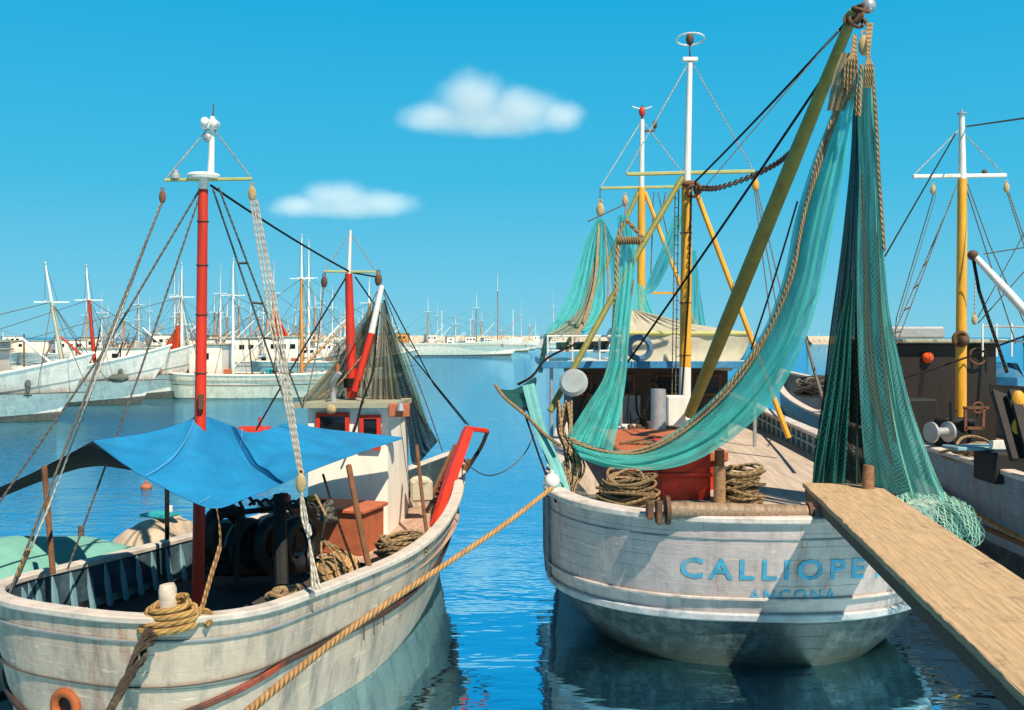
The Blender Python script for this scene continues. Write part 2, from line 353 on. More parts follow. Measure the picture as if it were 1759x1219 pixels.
# ---------------------------------------------------------------- hulls
def mkhull(**k):
    d = dict(X0=0, Y0=0, hd=0, L=12, B=4, a=1.2, zs=1.5, zm=1.3, zb=2.4, n=2.5, n0=1.5, wl=.8, ow=.3, rake=1.6, zk=-.5, ts=.4, us=.35, tumble=0); d.update(k); return d
def sheer(P, t):
    ts = P['ts']
    return P['zm'] + ((P['zs'] - P['zm']) * (1 - t / ts) ** 2 if t < ts else (P['zb'] - P['zm']) * ((t - ts) / (1 - ts)) ** 2)
def hp(P, u, v, off=0, z=None):
    """point on the hull: u -1..1 (port stern-centre 0 .. bow), v 0 keel .. 1 rail, off = metres inward"""
    sd = -1 if u < 0 else 1; U = min(abs(u), 1); a, us = P['a'], P['us']
    W = (P['wl'] + (1 - P['wl']) * max(v, 0) ** .6 if not P.get('knee') else 1 - (1 - P['wl']) * max(0, 1 - v / P['knee']) ** 1.5) * P['B'] / 2; Lv = P['L'] - P['rake'] * (1 - v) ** 1.1; o = P['ow'] * (1 - v) ** 1.3
    if U < us: th = U / us * math.pi / 2; x = W * math.sin(th) ** P.get('e', 1); y = a * (1 - math.cos(th))
    else: x = W; y = a + (Lv - o - a) * (U - us) / (1 - us)
    t = y / (Lv - o); nn = P['n0'] + (P['n'] - P['n0']) * v
    x *= 1 - max(0, (t - .35) / .65) ** nn
    zz = P['zk'] + (sheer(P, t) - P['zk']) * v if z is None else z
    y += o
    if off:
        k = max(0, 1 - off / max(x, off, .01)); x *= k
        y += off * (1 if U < us else 0) * (1 - U / us if U < us else 0) - (off * 2 * max(0, (t - .8) / .2) if t > .8 else 0)
    x *= sd; c, s_ = math.cos(P['hd']), math.sin(P['hd'])
    return Vector((P['X0'] + x * c + y * s_, P['Y0'] - x * s_ + y * c, zz))
def us_list(n=60): return [-1 + 2 * i / n for i in range(n + 1)]
def hull_mesh(P, nu=80, nv=16):
    mb = MB(); us = us_list(nu); vs = [j / nv for j in range(nv + 1)]; rings = []; uvs = []; acc = 0; prev = None
    for u in us:
        p = hp(P, u, 1); acc += (p - prev).length if prev else 0; prev = p
        rings.append([hp(P, u, v) for v in vs]); uvs.append([(acc, v) for v in vs])
    return mb.loft(rings, False, False, uvs)
def inner_mesh(P, depth, off=.07, nu=80):
    mb = MB(); rings = []
    for u in us_list(nu):
        p = hp(P, u, 1, off); q = hp(P, u, 1, off * 1.2); q.z = p.z - depth; rings.append([p, q])
    return mb.loft(rings, False)
def deck_mesh(P, depth, off=.05, n=40):
    mb = MB(); rings = []; uvs = []
    for i in range(n + 1):
        u = i / n; a = hp(P, -u, 1, off); b = hp(P, u, 1, off); a.z -= depth; b.z -= depth
        rings.append([a.lerp(b, j / 6) for j in range(7)]); uvs.append([(j / 6 * 3, u * P['L']) for j in range(7)])
    return mb.loft(rings, False, False, uvs)
def rail_mesh(P, v=1, w=.16, h=.06, out=.04, nu=90, u0=-1, u1=1, dz=0, follow=False):
    """a moulding with a rounded rectangular section along the hull"""
    mb = MB(); rings = []
    us = [u0 + (u1 - u0) * i / nu for i in range(nu + 1)]; pts = [hp(P, u, v(u) if callable(v) else v) for u in us]
    for i, p in enumerate(pts):
        t = pts[min(i + 1, nu)] - pts[max(i - 1, 0)]; t.z = 0; t.normalize(); nrm = Vector((t.y, -t.x, 0))
        p = p + Vector((0, 0, dz)); b = min(w, h) * .2
        sec = [(out, -h / 2 + b), (out, h / 2 - b), (out - b, h / 2), (out - w + b, h / 2), (out - w, h / 2 - b), (out - w, -h / 2 + b), (out - w + b, -h / 2), (out - b, -h / 2)]
        rings.append([p + nrm * x + Vector((0, 0, z)) for x, z in sec])
    return mb.loft(rings, True, True)
def block(parent, c, s=.1, m=None):                                # a pulley block
    mb = MB(); c = Vector(c); mb.ball(c, s, (.55, .4, 1)); mb.torus(c + Vector((0, 0, s * 1.15)), s * .25, s * .09, (0, 1, 0), 12, 6)
    return mb.build('pulley_block', m or M['cork'], parent)

# ---------------------------------------------------------------- water, quay, breakwater, clouds
def water_mat():
    m = bpy.data.materials.new('harbour_water'); m.use_nodes = True; n = m.node_tree.nodes; l = m.node_tree.links; n.remove(n['Principled BSDF']); out = n['Material Output']
    g = n.new('ShaderNodeNewGeometry'); 
    def noise(scale, det, sc):
        mp = n.new('ShaderNodeMapping'); mp.inputs['Scale'].default_value = scale; l.new(g.outputs['Position'], mp.inputs[0])
        t = n.new('ShaderNodeTexNoise'); t.inputs['Scale'].default_value = sc; t.inputs['Detail'].default_value = det; t.inputs['Roughness'].default_value = .55; l.new(mp.outputs[0], t.inputs[0]); return t.outputs[0]
    h1 = noise((1, 2.0, 1), 3, .9); h2 = noise((1, 2.6, 1), 3, 4.5); h3 = noise((1, 1.5, 1), 2, .25)
    # a gentle breeze: ripples are stronger where the surface is open
    dist = n.new('ShaderNodeSeparateXYZ'); l.new(g.outputs['Position'], dist.inputs[0])
    far = n.new('ShaderNodeMapRange'); l.new(dist.outputs[1], far.inputs[0])
    for i, q in enumerate((14, 60, .03, 2.4)): far.inputs[i + 1].default_value = q
    wx = n.new('ShaderNodeMapRange'); l.new(dist.outputs[0], wx.inputs[0])
    for i, q in enumerate((-2.5, -7.0, 1.0, 3.2)): wx.inputs[i + 1].default_value = q
    far2 = math_(n, l, 'MULTIPLY', far.outputs[0], wx.outputs[0]); h1 = math_(n, l, 'MULTIPLY', h1, wx.outputs[0])
    hh = math_(n, l, 'ADD', math_(n, l, 'MULTIPLY', h1, .030), math_(n, l, 'MULTIPLY', math_(n, l, 'MULTIPLY', h2, .020), far2))
    hh = math_(n, l, 'ADD', hh, math_(n, l, 'MULTIPLY', h3, .07))
    bp = n.new('ShaderNodeBump'); bp.inputs['Strength'].default_value = .6; bp.inputs['Distance'].default_value = 1.0; l.new(hh, bp.inputs['Height'])
    gl = n.new('ShaderNodeBsdfGlossy'); gl.inputs['Roughness'].default_value = .03; gl.inputs['Color'].default_value = (.42, .75, .92, 1); l.new(bp.outputs[0], gl.inputs['Normal'])
    df = n.new('ShaderNodeBsdfDiffuse'); df.inputs['Color'].default_value = (.005, .020, .026, 1); l.new(bp.outputs[0], df.inputs['Normal'])
    fr = n.new('ShaderNodeFresnel'); fr.inputs['IOR'].default_value = 3.0; l.new(bp.outputs[0], fr.inputs['Normal'])
    ms = n.new('ShaderNodeMixShader'); l.new(fr.outputs[0], ms.inputs[0]); l.new(df.outputs[0], ms.inputs[1]); l.new(gl.outputs[0], ms.inputs[2]); l.new(ms.outputs[0], out.inputs[0])
    return m
mb = MB(); ys = [-200, 0, 30, 120, 600, 3000, 26000]; mb.loft([[Vector((x, y, 0)) for x in (-26000, -600, -60, 0, 60, 600, 26000)] for y in ys], False)
mb.f = [tuple(reversed(f)) for f in mb.f]
tag(mb.build('harbour_water', water_mat(), smooth=False), kind='structure')
mb = MB().box((0, -3.3, .35), (60, 14.2, 3.0), bev=.06)
tag(mb.build('quay', M['quay'], smooth=False), kind='structure')

def stone_wall(x0, x1, y, ztop, name_label, w=9):
    mb = MB(); rings = []; n = 70; rr = random.Random(int(x1) + 5)
    for i in range(n + 1):
        x = x0 + (x1 - x0) * i / n; j = [rr.uniform(-.3, .3) for _ in range(7)]; t = ztop + j[0] * .25
        rings.append([Vector(q) for q in ((x, y - w - 3 + j[1], -.6), (x, y - w * .7 + j[2], .9 + j[3] * .8), (x, y - w * .35, 1.9 + j[4]), (x, y - w * .2, t - .5), (x, y - w * .2 + .2, t), (x, y + 1, t), (x, y + 1.3, -.6))])
    mb.loft(rings, False); return tag(mb.build('breakwater', M['stone'], org=((x0 + x1) / 2, y, 0), smooth=False), name_label, 'breakwater')
stone_wall(-95, 42, 420, 4.15, 'long low pale stone breakwater closing the harbour on the horizon')
stone_wall(149, 172, 500, 4.1, 'short pale stretch of breakwater on the horizon right behind the small dark ship')
stone_wall(238, 330, 460, 4.6, 'stone breakwater on the horizon at the right edge, beyond the dark wheelhouse')

def cloud(c, size, label, seed, lumps):
    m = bpy.data.materials.new('cloud_vapour'); m.use_nodes = True; n = m.node_tree.nodes; l = m.node_tree.links; n.remove(n['Principled BSDF']); out = n['Material Output']
    tc = n.new('ShaderNodeTexCoord'); t = n.new('ShaderNodeTexNoise'); t.inputs['Scale'].default_value = 3.0; t.inputs['Detail'].default_value = 4
    mp = n.new('ShaderNodeMapping'); mp.inputs['Location'].default_value = (seed, 0, 0); mp.inputs['Scale'].default_value = (1.5, 1, .8); l.new(tc.outputs['Object'], mp.inputs[0]); l.new(mp.outputs[0], t.inputs[0])
    tot = None
    for (x, z, rx, rz) in lumps:
        a = n.new('ShaderNodeVectorMath'); a.operation = 'SUBTRACT'; l.new(tc.outputs['Object'], a.inputs[0]); a.inputs[1].default_value = (x, 0, z)
        b = n.new('ShaderNodeVectorMath'); b.operation = 'MULTIPLY'; l.new(a.outputs[0], b.inputs[0]); b.inputs[1].default_value = (1 / rx, 1.15, 1 / rz)
        ln = n.new('ShaderNodeVectorMath'); ln.operation = 'LENGTH'; l.new(b.outputs[0], ln.inputs[0])
        q = math_(n, l, 'SUBTRACT', 1.0, ln.outputs['Value'])
        tot = q if tot is None else math_(n, l, 'SMOOTH_MAX', tot, q, .2)
    d = math_(n, l, 'ADD', tot, math_(n, l, 'MULTIPLY', math_(n, l, 'SUBTRACT', t.outputs[0], .50), .85))
    r = n.new('ShaderNodeMapRange'); r.interpolation_type = 'SMOOTHSTEP'; l.new(d, r.inputs[0]); r.inputs[1].default_value = 0; r.inputs[2].default_value = 1.0; r.inputs[4].default_value = .019
    vs = n.new('ShaderNodeVolumeScatter'); vs.inputs['Color'].default_value = (1, 1, 1, 1); vs.inputs['Anisotropy'].default_value = -.35; l.new(r.outputs[0], vs.inputs['Density']); l.new(vs.outputs[0], out.inputs['Volume'])
    mb = MB().ball((0, 0, 0), 1.0, n=20); o = mb.build('cloud', m, org=(0, 0, 0)); o.location = c; o.scale = size
    return tag(o, label, 'cloud')
D = 1500; k = D / F
cloud(A(845, 190, D), (190 * k, 90 * k, 100 * k), 'larger white cloud high above the open sea, with a domed left half', 3.1,
      [(-.18, .16, .42, .6), (.22, .08, .3, .4), (.25, .02, .45, .42), (-.48, -.12, .42, .32), (0, -.2, .8, .30), (.6, -.1, .3, .3)])
cloud(A(595, 346, D), (160 * k, 70 * k, 72 * k), 'smaller flat white cloud lower down, left of the larger one', 9.4,
      [(-.1, .08, .5, .5), (.35, -.05, .5, .4), (-.5, -.12, .4, .35), (0, -.15, .85, .32)])

def find_uv(P, x, y, side=1):
    best = None
    for i in range(0, 101):
        for j in range(4, 41):
            u, v = side * i / 100, j / 40; p = hp(P, u, v); px = CX + F * p.x / p.y; py = CY - F * (p.z - H) / p.y; d = (px - x) ** 2 + (py - y) ** 2
            if best is None or d < best[0]: best = (d, u, v)
    return best[1], best[2]

def coil(mb, c, R, r, n=16, h=.25, seed=0, wild=.25, sq=1):
    rr = random.Random(seed); c = Vector(c)
    for i in range(n):
        q = Matrix.Rotation(rr.gauss(0, wild), 3, 'X') @ Matrix.Rotation(rr.gauss(0, wild), 3, 'Y'); rad_ = R * rr.uniform(.55, 1.05); a0 = rr.uniform(0, 6.28); e = rr.uniform(.8, 1.15)
        k = rr.uniform(.03, .1); ph = rr.uniform(0, 6.28)
        pts = [c + Vector((rr.gauss(0, .03), rr.gauss(0, .03), 0)) * 0 + Vector((0, 0, r + h * i / n)) + q @ Vector((rad_ * e * math.cos(a) * (1 + k * math.sin(3 * a + ph)), rad_ * sq / e * math.sin(a) * (1 + k * math.cos(2 * a + ph)), .02 * math.sin(2 * a + ph))) for a in (a0 + 6.6 * j / 30 for j in range(31))]
        for p in pts: p.z = max(p.z, c.z + r)
        mb.tube(pts, r, 6)
    return mb

# ================================================================ the gangway
d_ = Vector((.141, 1, 0)).normalized(); nrm = Vector((d_.y, -d_.x, 0))
gp = thing('gangway', (2.7, 3.7, 1.84), 'long worn wooden gangplank reaching from the quay up to the stern of the white trawler', 'gangway')
pw = wood_mat('gangplank_wood', (.54, .38, .22), (.34, .23, .13), (30, 2.0, 1), .92, 2.4)
mb = MB(); o0 = Vector((3.32, 11.3, 1.84)); Lg = 7.75
for k in range(1):
    w = .82; a = o0 + nrm * (w * (k + .5)) + Vector((0, 0, -.025)); rr = random.Random(k)
    Rm = Matrix((nrm, d_, Vector((0, 0, 1)))).transposed()
    c = a - d_ * (Lg / 2 - .02 * k); rings = []; uvs = []
    for i in range(91):
        y = -Lg / 2 + Lg * i / 90; wob = [rr.uniform(-.005, .005) for _ in range(4)]
        P_ = [(-w / 2 + .002 + wob[0], y, -.025), (-w / 2 + .002 + wob[0], y, .02), (-w / 2 + .009, y, .025 + wob[1] * .4), (w / 2 - .009, y, .025 + wob[2] * .4), (w / 2 - .002 + wob[3], y, .02), (w / 2 - .002, y, -.025)]
        rings.append([c + Rm @ Vector(p) for p in P_]); uvs.append([(p[0] + k * 3 + .1 * j, y) for j, p in enumerate(P_)])
    mb.loft(rings, True, True, uvs)
mb.build('plank_boards', pw, gp, smooth=False)
for s_ in (.05, .77):
    a = o0 + nrm * s_ + Vector((0, 0, -.11)); MB().beam(a - d_ * .05, a - d_ * Lg, .07, .115, bev=.008).build('side_beam', wood_mat('beam_wood_%d' % (s_ * 10), (.10, .075, .05), (.04, .03, .02)), gp, smooth=False)
for i in range(6):
    a = o0 + nrm * .41 - d_ * (.5 + i * 1.25) + Vector((0, 0, -.085)); MB().beam(a - nrm * .30, a + nrm * .30, .08, .05, bev=.006).build('cross_batten', M['brown'], gp, smooth=False)
p = A(1490, 836, 10.85); mb = MB().tube([Vector((p.x, p.y, 1.62)), Vector((p.x + .01, p.y, 1.95)), Vector((p.x + .02, p.y, 2.10))], [.068, .066, .06], 12)
mb.build('end_post', wood_mat('post_wood', (.36, .19, .09), (.18, .09, .05), (4, 4, 1)), gp)

# ================================================================ the white trawler on the right
PR = mkhull(X0=2.55, Y0=10.15, hd=.07, L=20, B=4.5, a=1.75, zs=1.62, zm=1.86, zb=2.6, n=3.6, n0=1.8, wl=.46, ow=.50, rake=2.2, zk=-.5, e=.82, knee=.56)
tr = thing('trawler', (2.55, 10.15, 0), 'white wooden trawler moored stern-on, blue name letters on its rounded stern', 'trawler')
hull_r = hull_mesh(PR, 110, 24).build('hull', hull_mat('hull_white', (.56, .47, .46), (.022, .040, .044), .485, 15, (.27, .26, .26), .75), tr)
rail_mesh(PR, 1, .24, .07, .05).build('cap_rail', mat('rail_white', (.58, .54, .51), .6, .2, 5, .3, (.22, .17, .14), .8), tr)
for z_, nm, w_, h_ in ((.905, 'upper_moulding', .010, .022), (.60, 'lower_moulding', .035, .03)):
    rail_mesh(PR, z_, .05, h_, w_).build(nm, M['grey'] if z_ > .8 else mat('moulding_worn', (.50, .45, .42), .6, .25, 6, .3, (.16, .14, .13), .8), tr)
rail_mesh(PR, .505, .08, .085, .055).build('rubbing_strake', mat('strake_blue_white', (.42, .45, .48), .6, .25, 5, .3, (.10, .18, .26), .85), tr)
inner_mesh(PR, .5).build('bulwark_lining', mat('bulwark_grey', (.17, .19, .20), .7, .25, 5, .2, (.35, .35, .33), .5), tr)
def const_deck(P, z, n=50, off=.05, u0=0, u1=1):
    mb = MB(); rings = []; uvs = []
    for i in range(n + 1):
        u = u0 + (u1 - u0) * i / n; a = hp(P, -u, 1, off); b = hp(P, u, 1, off); a.z = b.z = z + .02
        rings.append([a.lerp(b, j / 6) + Vector((0, 0, .03 * math.sin(math.pi * j / 6))) for j in range(7)]); uvs.append([(j / 6 * 3, u * P['L']) for j in range(7)])
    return mb.loft(rings, False, False, uvs)
const_deck(PR, 1.46).build('deck', wood_mat('deck_boards', (.55, .46, .38), (.36, .29, .23), (16, .6, 1), .85, 1.3), tr)
for i in range(26):                                     # bulwark frames, starboard and port
    for sd_ in (1, -1):
        u = .36 + i * .016
        a = hp(PR, u * sd_, 1, .10); b = hp(PR, u * sd_, 1, .13)
        MB().beam((a.x, a.y, 1.42), (a.x, a.y, a.z - .03), .05, .09, up=(0, 1, 0)).build('bulwark_frame', M['bluer'], tr, smooth=False)
for sd_, u0_, u1_ in ((1, .34, .8), (-1, -.8, -.34)):
    mb = MB(); pts = [hp(PR, u0_ + (u1_ - u0_) * i / 20, 1, .13) - Vector((0, 0, .2)) for i in range(21)]; mb.tube(pts, .025, 5); mb.build('bulwark_stringer', M['bluer'], tr)
# lettering painted on the stern
def stern_text(body, name, u_start, width, zb_, hgt, m, off=.006):
    cu = bpy.data.curves.new(name + '_c', 'FONT'); cu.body = body; cu.offset = .02; cu.space_character = 1.32; cu.resolution_u = 3; cu.extrude = 0
    tmp = bpy.data.objects.new(name + '_t', cu); COL.objects.link(tmp); dg = bpy.context.evaluated_depsgraph_get(); dg.update()
    me = bpy.data.meshes.new_from_object(tmp.evaluated_get(dg)); bpy.data.objects.remove(tmp)
    import bmesh
    bm = bmesh.new(); bm.from_mesh(me); 
    for k in range(1, 40):
        bmesh.ops.bisect_plane(bm, geom=bm.verts[:] + bm.edges[:] + bm.faces[:], plane_co=(k * .35, 0, 0), plane_no=(1, 0, 0))
    xs = [v.co.x for v in bm.verts]; ys = [v.co.y for v in bm.verts]; x0, x1, y0, y1 = min(xs), max(xs), min(ys), max(ys)
    tab = []; acc = 0; pr = hp(PR, 0, .7)
    samples = [(0, 0)]
    for i in range(1, 200):
        q = hp(PR, i / 400, .7); acc += (q - pr).length; pr = q; samples.append((acc, i / 400))
    def u_of(s):
        sg = -1 if s < 0 else 1; s = abs(s)
        for i in range(1, len(samples)):
            if samples[i][0] >= s:
                (a, ua), (b, ub) = samples[i - 1], samples[i]; return sg * (ua + (ub - ua) * (s - a) / (b - a))
        return sg * .5
    vs = []
    for v in bm.verts:
        s = u_start + (v.co.x - x0) / (x1 - x0) * width; z = zb_ + (v.co.y - y0) / (y1 - y0) * hgt; u = u_of(s)
        lo, hi = 0, 1
        for _ in range(18):
            md = (lo + hi) / 2
            if hp(PR, u, md).z < z: lo = md
            else: hi = md
        p = hp(PR, u, lo); t = hp(PR, u + .004, lo) - hp(PR, u - .004, lo); t.z = 0; t.normalize(); vs.append(p + Vector((t.y, -t.x, 0)) * off)
    mb = MB(); mb.add(vs, [[v.index for v in f.verts] for f in bm.faces]); bm.free()
    return mb.build(name, m, hull_r, smooth=False)
LB = mat('letter_blue', (.06, .36, .56), .6, .3, 9, 0, (.40, .40, .42), .6)
stern_text('CALLIOPE', 'name_lettering', -.80, 1.93, .985, .225, LB); stern_text('A', 'initial_lettering', 1.27, .20, .985, .225, LB); stern_text('ANCONA', 'port_lettering', -.10, .92, .755, .125, LB)
# stern roller
mb = MB(); a = A(1148, 876, 10.25); b = A(1392, 882, 10.32)
mb.cyl(a, b, .088, n=18); mb.build('net_roller', wood_mat('roller_wood', (.34, .24, .15), (.14, .09, .06), (3, 6, 1), .6), tr)
for q, r_ in ((a, .15), (b, .12)): MB().cyl(q - Vector((.03, 0, 0)), q + Vector((.012, 0, 0)), r_, n=18).build('roller_flange', M['iron'], tr)
mb = MB().box(a + Vector((-.10, 0, -.02)), (.06, .16, .24), bev=.01).box(a + Vector((-.19, .02, -.0)), (.07, .14, .18), bev=.01); mb.build('roller_bracket', M['iron'], tr, smooth=False)
for sx, u in ((0, -.335), (1, -.30)):    # dark wooden fender posts on the port quarter
    mb = MB(); mb.tube([hp(PR, u, v, 0) + Vector((-.03, -.03, 0)) for v in (.52, .66, .8, .97)], .028, 6); mb.build('fender_bar', mat('bar_grey_blue', (.11, .14, .17), .7, .3, 6, .2), tr)
# hatch, box, bitts
hb = MB().box((2.1, 14.4, 1.62), (1.30, 3.0, .52), bev=.02).build('hatch', M['redbox'], tr, smooth=False)
MB().box((2.1, 14.4, 1.95), (1.42, 3.12, .14), bev=.02).build('hatch_lid', M['terra'], hb, smooth=False)
mb = MB().box((2.12, 12.35, 1.82), (.62, .5, .72), bev=.02); wb = mb.build('winch_box', M['redbox'], tr, smooth=False)
MB().box((2.12, 12.34, 1.82), (.66, .54, .04), bev=.008).box((2.12, 12.34, 2.19), (.67, .55, .05), bev=.01).build('box_moulding', M['redbox'], wb, smooth=False)
p = A(1236, 858, 11.7); mb = MB().cyl((p.x, p.y, 1.4), (p.x, p.y, 1.98), .072, n=14); bt = mb.build('mooring_bitt', wood_mat('bitt_wood', (.38, .23, .12), (.18, .10, .05), (6, 6, 1)), tr)
MB().cyl((p.x, p.y, 1.98), (p.x, p.y, 2.16), .058, n=14).build('bitt_head', M['iron'], bt)
MB().tube([A(1131, 738, 16), A(1131, 700, 16), A(1131, 668, 16)], [.13, .12, .12], 16).build('vent_pipe', M['steel'], tr)
MB().box(A(1160, 705, 16.4), (.3, .3, .5), bev=.02).build('gear_locker', M['white'], tr, smooth=False)
rr = random.Random(3)
mb = MB()
for i in range(9): mb.box((1.55 + i * .16, 17.0 + rr.uniform(-.2, .2), 1.62 + rr.uniform(0, .12)), (.10, .2, .3 + rr.uniform(0, .5)), bev=.015); mb.torus((1.5 + i * .2, 16.8, 1.75), .09, .02, (1, .3, 0), 12, 5)
mb.build('deck_winch', M['iron'], tr)
# wheelhouse
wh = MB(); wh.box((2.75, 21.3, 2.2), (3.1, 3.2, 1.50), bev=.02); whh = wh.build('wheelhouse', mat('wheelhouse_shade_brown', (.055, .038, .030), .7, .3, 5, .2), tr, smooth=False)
MB().box((2.62, 20.3, 3.0), (4.1, 4.6, .07), bev=.02).build('wheelhouse_roof', mat('roof_white', (.55, .56, .55), .6, .15, 4, .1), whh, smooth=False)
MB().box((2.62, 18.0, 3.0), (4.16, .05, .13), bev=.01).box((.55, 20.3, 3.0), (.05, 4.6, .13), bev=.01).build('roof_fascia', M['blue'], whh, smooth=False)
for x_ in (1.35, 2.2, 3.1, 3.9):
    f_ = MB().box((x_, 19.67, 2.55), (.5, .05, .42), bev=.01).build('wheelhouse_window', M['brown'], tr, smooth=False); MB().box((x_, 19.635, 2.55), (.40, .02, .32)).build('window_pane', M['glass'], f_, smooth=False)
MB().box((2.3, 19.66, 1.9), (.5, .04, .9), bev=.01).build('wheelhouse_door', M['grey'], tr, smooth=False)
for x_ in (.72, 2.0, 3.2, 4.45): MB().cyl((x_, 18.15, 1.5), (x_, 18.15, 2.97), .035, n=8).build('canopy_post', M['steel'], tr)
mb = MB()
for z_ in (3.25, 3.52): mb.tube([(.65, 22.4, z_), (.65, 18.1, z_), (2.0, 18.1, z_)], .022, 6)
for x_, y_ in ((.65, 18.1), (1.1, 18.1), (1.6, 18.1), (2.0, 18.1), (.65, 19.2), (.65, 20.3), (.65, 21.4), (.65, 22.4)): mb.cyl((x_, y_, 3.03), (x_, y_, 3.53), .02, n=6)
mb.build('roof_railing', M['white'], tr)
MB().torus((2.35, 18.25, 3.30), .20, .06, (.3, 1, .2), 24, 8).build('life_ring', mat('ring_blue', (.10, .20, .30), .5, .2, 4, 0), tr)
MB().tube([(2.1, 19.2, 3.05), (2.1, 19.2, 3.35), (2.05, 19.0, 3.5), (1.95, 18.85, 3.55)], [.09, .09, .12, .17], 12).build('vent_cowl', M['white'], tr)
MB().lathe(A(985, 657, 15.5), [(.005, -.06), (.18, -.05), (.23, 0), (.18, .05), (.005, .06)], 20, (-.2, -1, .4)).build('grey_float', mat('float_grey', (.30, .36, .38), .6, .2, 3, .1), tr)

def mast(parent, foot, parts, name='mast', lean=None):
    """parts: (x, y) photo rows with radius + material, all at the mast's own distance"""
    root = None
    for (p0, p1, r0, r1, m, nm) in parts:
        o = MB().tube([p0, p0.lerp(p1, .5), p1], [r0, (r0 + r1) / 2, r1], 14).build(nm, m, parent if root is None else root); root = root or o
    return root
d = 17
m1 = mast(tr, None, [(A(1176, 720, d), A(1177, 630, d), .105, .10, M['white'], 'mast'), (A(1177, 631, d), A(1180, 318, d), .10, .09, M['yellow'], 'mast_yellow_length'),
                     (A(1180, 320, d), A(1185, 108, d), .065, .045, M['white'], 'topmast'), (A(1185, 108, d), A(1185, 60, d), .014, .010, M['iron'], 'aerial')])
MB().torus(A(1186, 67, d), .24, .014, (0, .15, 1), 24, 6).build('aerial_ring', M['white'], m1)
MB().ball(A(1185, 67, d), .07, (1, 1, 1.6)).build('masthead_lamp', M['iron'], m1)
MB().box(A(1185, 102, d), (.26, .1, .07), bev=.01).build('mast_bracket', M['white'], m1, smooth=False)
MB().beam(A(1076, 299, d), A(1296, 294, d), .07, .06, bev=.01).build('crosstree', M['olive2'], m1, smooth=False)
mb = MB()
for x in (1076, 1296): mb.tube([A(1186, 102, d), A(x, 296, d)], .011, 5)
mb.build('topmast_stays', R_wh, m1)
MB().tube([A(1172, 305, d - .05), A(1060, 495, d - .6), A(945, 706, d - 1.3)], .055, 8).build('port_leg', M['olive'], m1)
MB().tube([A(1196, 330, d), A(1290, 580, d - .4), A(1355, 752, d - .8)], .045, 8).build('starboard_leg', M['yellow'], m1)
mb = MB().ball(A(1186, 316, d - .05), .11, (1.5, .8, .6)); mb.torus(A(1190, 328, d - .15), .09, .03, (.3, 1, .3)); mb.torus(A(1198, 324, d - .15), .08, .028, (1, .5, .3)); mb.build('mast_lashing', M['brown'], m1)
for y_ in (400, 520, 610): MB().torus(A(1179 - (y_ - 320) * .008, y_, 17), .096, .012, (0, 0, 1), 18, 6).build('mast_band', M['iron'], m1)
# derrick with its gear
dp0, dp1 = A(1184, 712, 16.2), A(1468, 18, 11.5)
dk = MB().tube([dp0, dp0.lerp(dp1, .3), dp0.lerp(dp1, .7), dp1], [.085, .11, .10, .06], 14).build('derrick', M['olive'], tr)
MB().ball(A(1492, 10, 11.5), .085, (1, 1, 1)).build('derrick_lamp', M['steel'], dk)
mb = MB(); 
for i in range(6): mb.torus(dp1 + Vector((random.uniform(-.04, .14), 0, random.uniform(-.15, .02))), .09, .022, (random.uniform(-1, 1), random.uniform(-1, 1), .5), 14, 6)
mb.build('derrick_shackles', M['iron'], dk); MB().torus(A(1297, 452, 14.2), .07, .018, (1, .3, 0)).build('derrick_eye', M['steel'], dk)
rope('topping_cable', sag(A(1194, 312, d - .1), A(1452, 40, 11.6), .03), .017, R_dk, dk); rope('second_cable', sag(A(1078, 622, 16.5), A(1428, 112, 12.2), .03), .018, R_dk, dk)
rope('thin_halyard', [A(1205, 328, d), A(1440, 52, 11.7)], .009, R_wh, dk)
rope('cable_down_mast', [A(1187, 330, d - .2), A(1183, 500, d - .25), A(1170, 700, d - .2)], .018, R_dk, m1)
mb = MB(); ch = spline([A(1202, 323, d - .2), A(1235, 322, 16.3), A(1290, 303, 15.6), (A(1335, 280, 15)), A(1362, 258, 14.4)], 12)
for i in range(0, len(ch) - 1): mb.torus((ch[i] + ch[i + 1]) / 2, .045, .013, ((ch[i + 1] - ch[i]).cross(Vector((0, 1, .3 if i % 2 else 3)))), 8, 5)
mb.build('chain', M['iron'], dk)
mb = MB()
for dx in (0, 5, 10): mb.tube(sag(A(1296 + dx * .5, 325, d - .2), A(1325 + dx * 3, 560, 15), .0), .010, 5)
mb.build('tackle_falls', R_gr, m1); block(m1, A(1298, 318, d - .1), .11, M['yellow']); block(m1, A(1074, 345, d - .1), .10)
mb = MB()
for dx in (-12, -6): mb.tube([A(1172 + dx, 325, d + .1), A(1166 + dx, 690, d - .2)], .011, 5)
for k in range(22): mb.tube([A(1160, 340 + k * 16, d), A(1166, 340 + k * 16, d)], .007, 4)
mb.build('mast_ladder', R_gr, m1)
rope('port_stay', [A(1010, 380, 16), A(1345, 540, 13.9)][:1] + [A(1075, 350, 16.9)], .01, R_gr, m1)
for (a, b, r_, mt) in (((1345, 575, 14), (1405, 500, 14), .012, R_gr), ((1290, 600, 15), (1370, 345, 14.4), .014, R_dk), ((1385, 585, 21), (1425, 720, 14), .03, R_gr)):
    rope('running_rope', sag(A(*a), A(*b), .05), r_, mt, tr)
rr = random.Random(17)
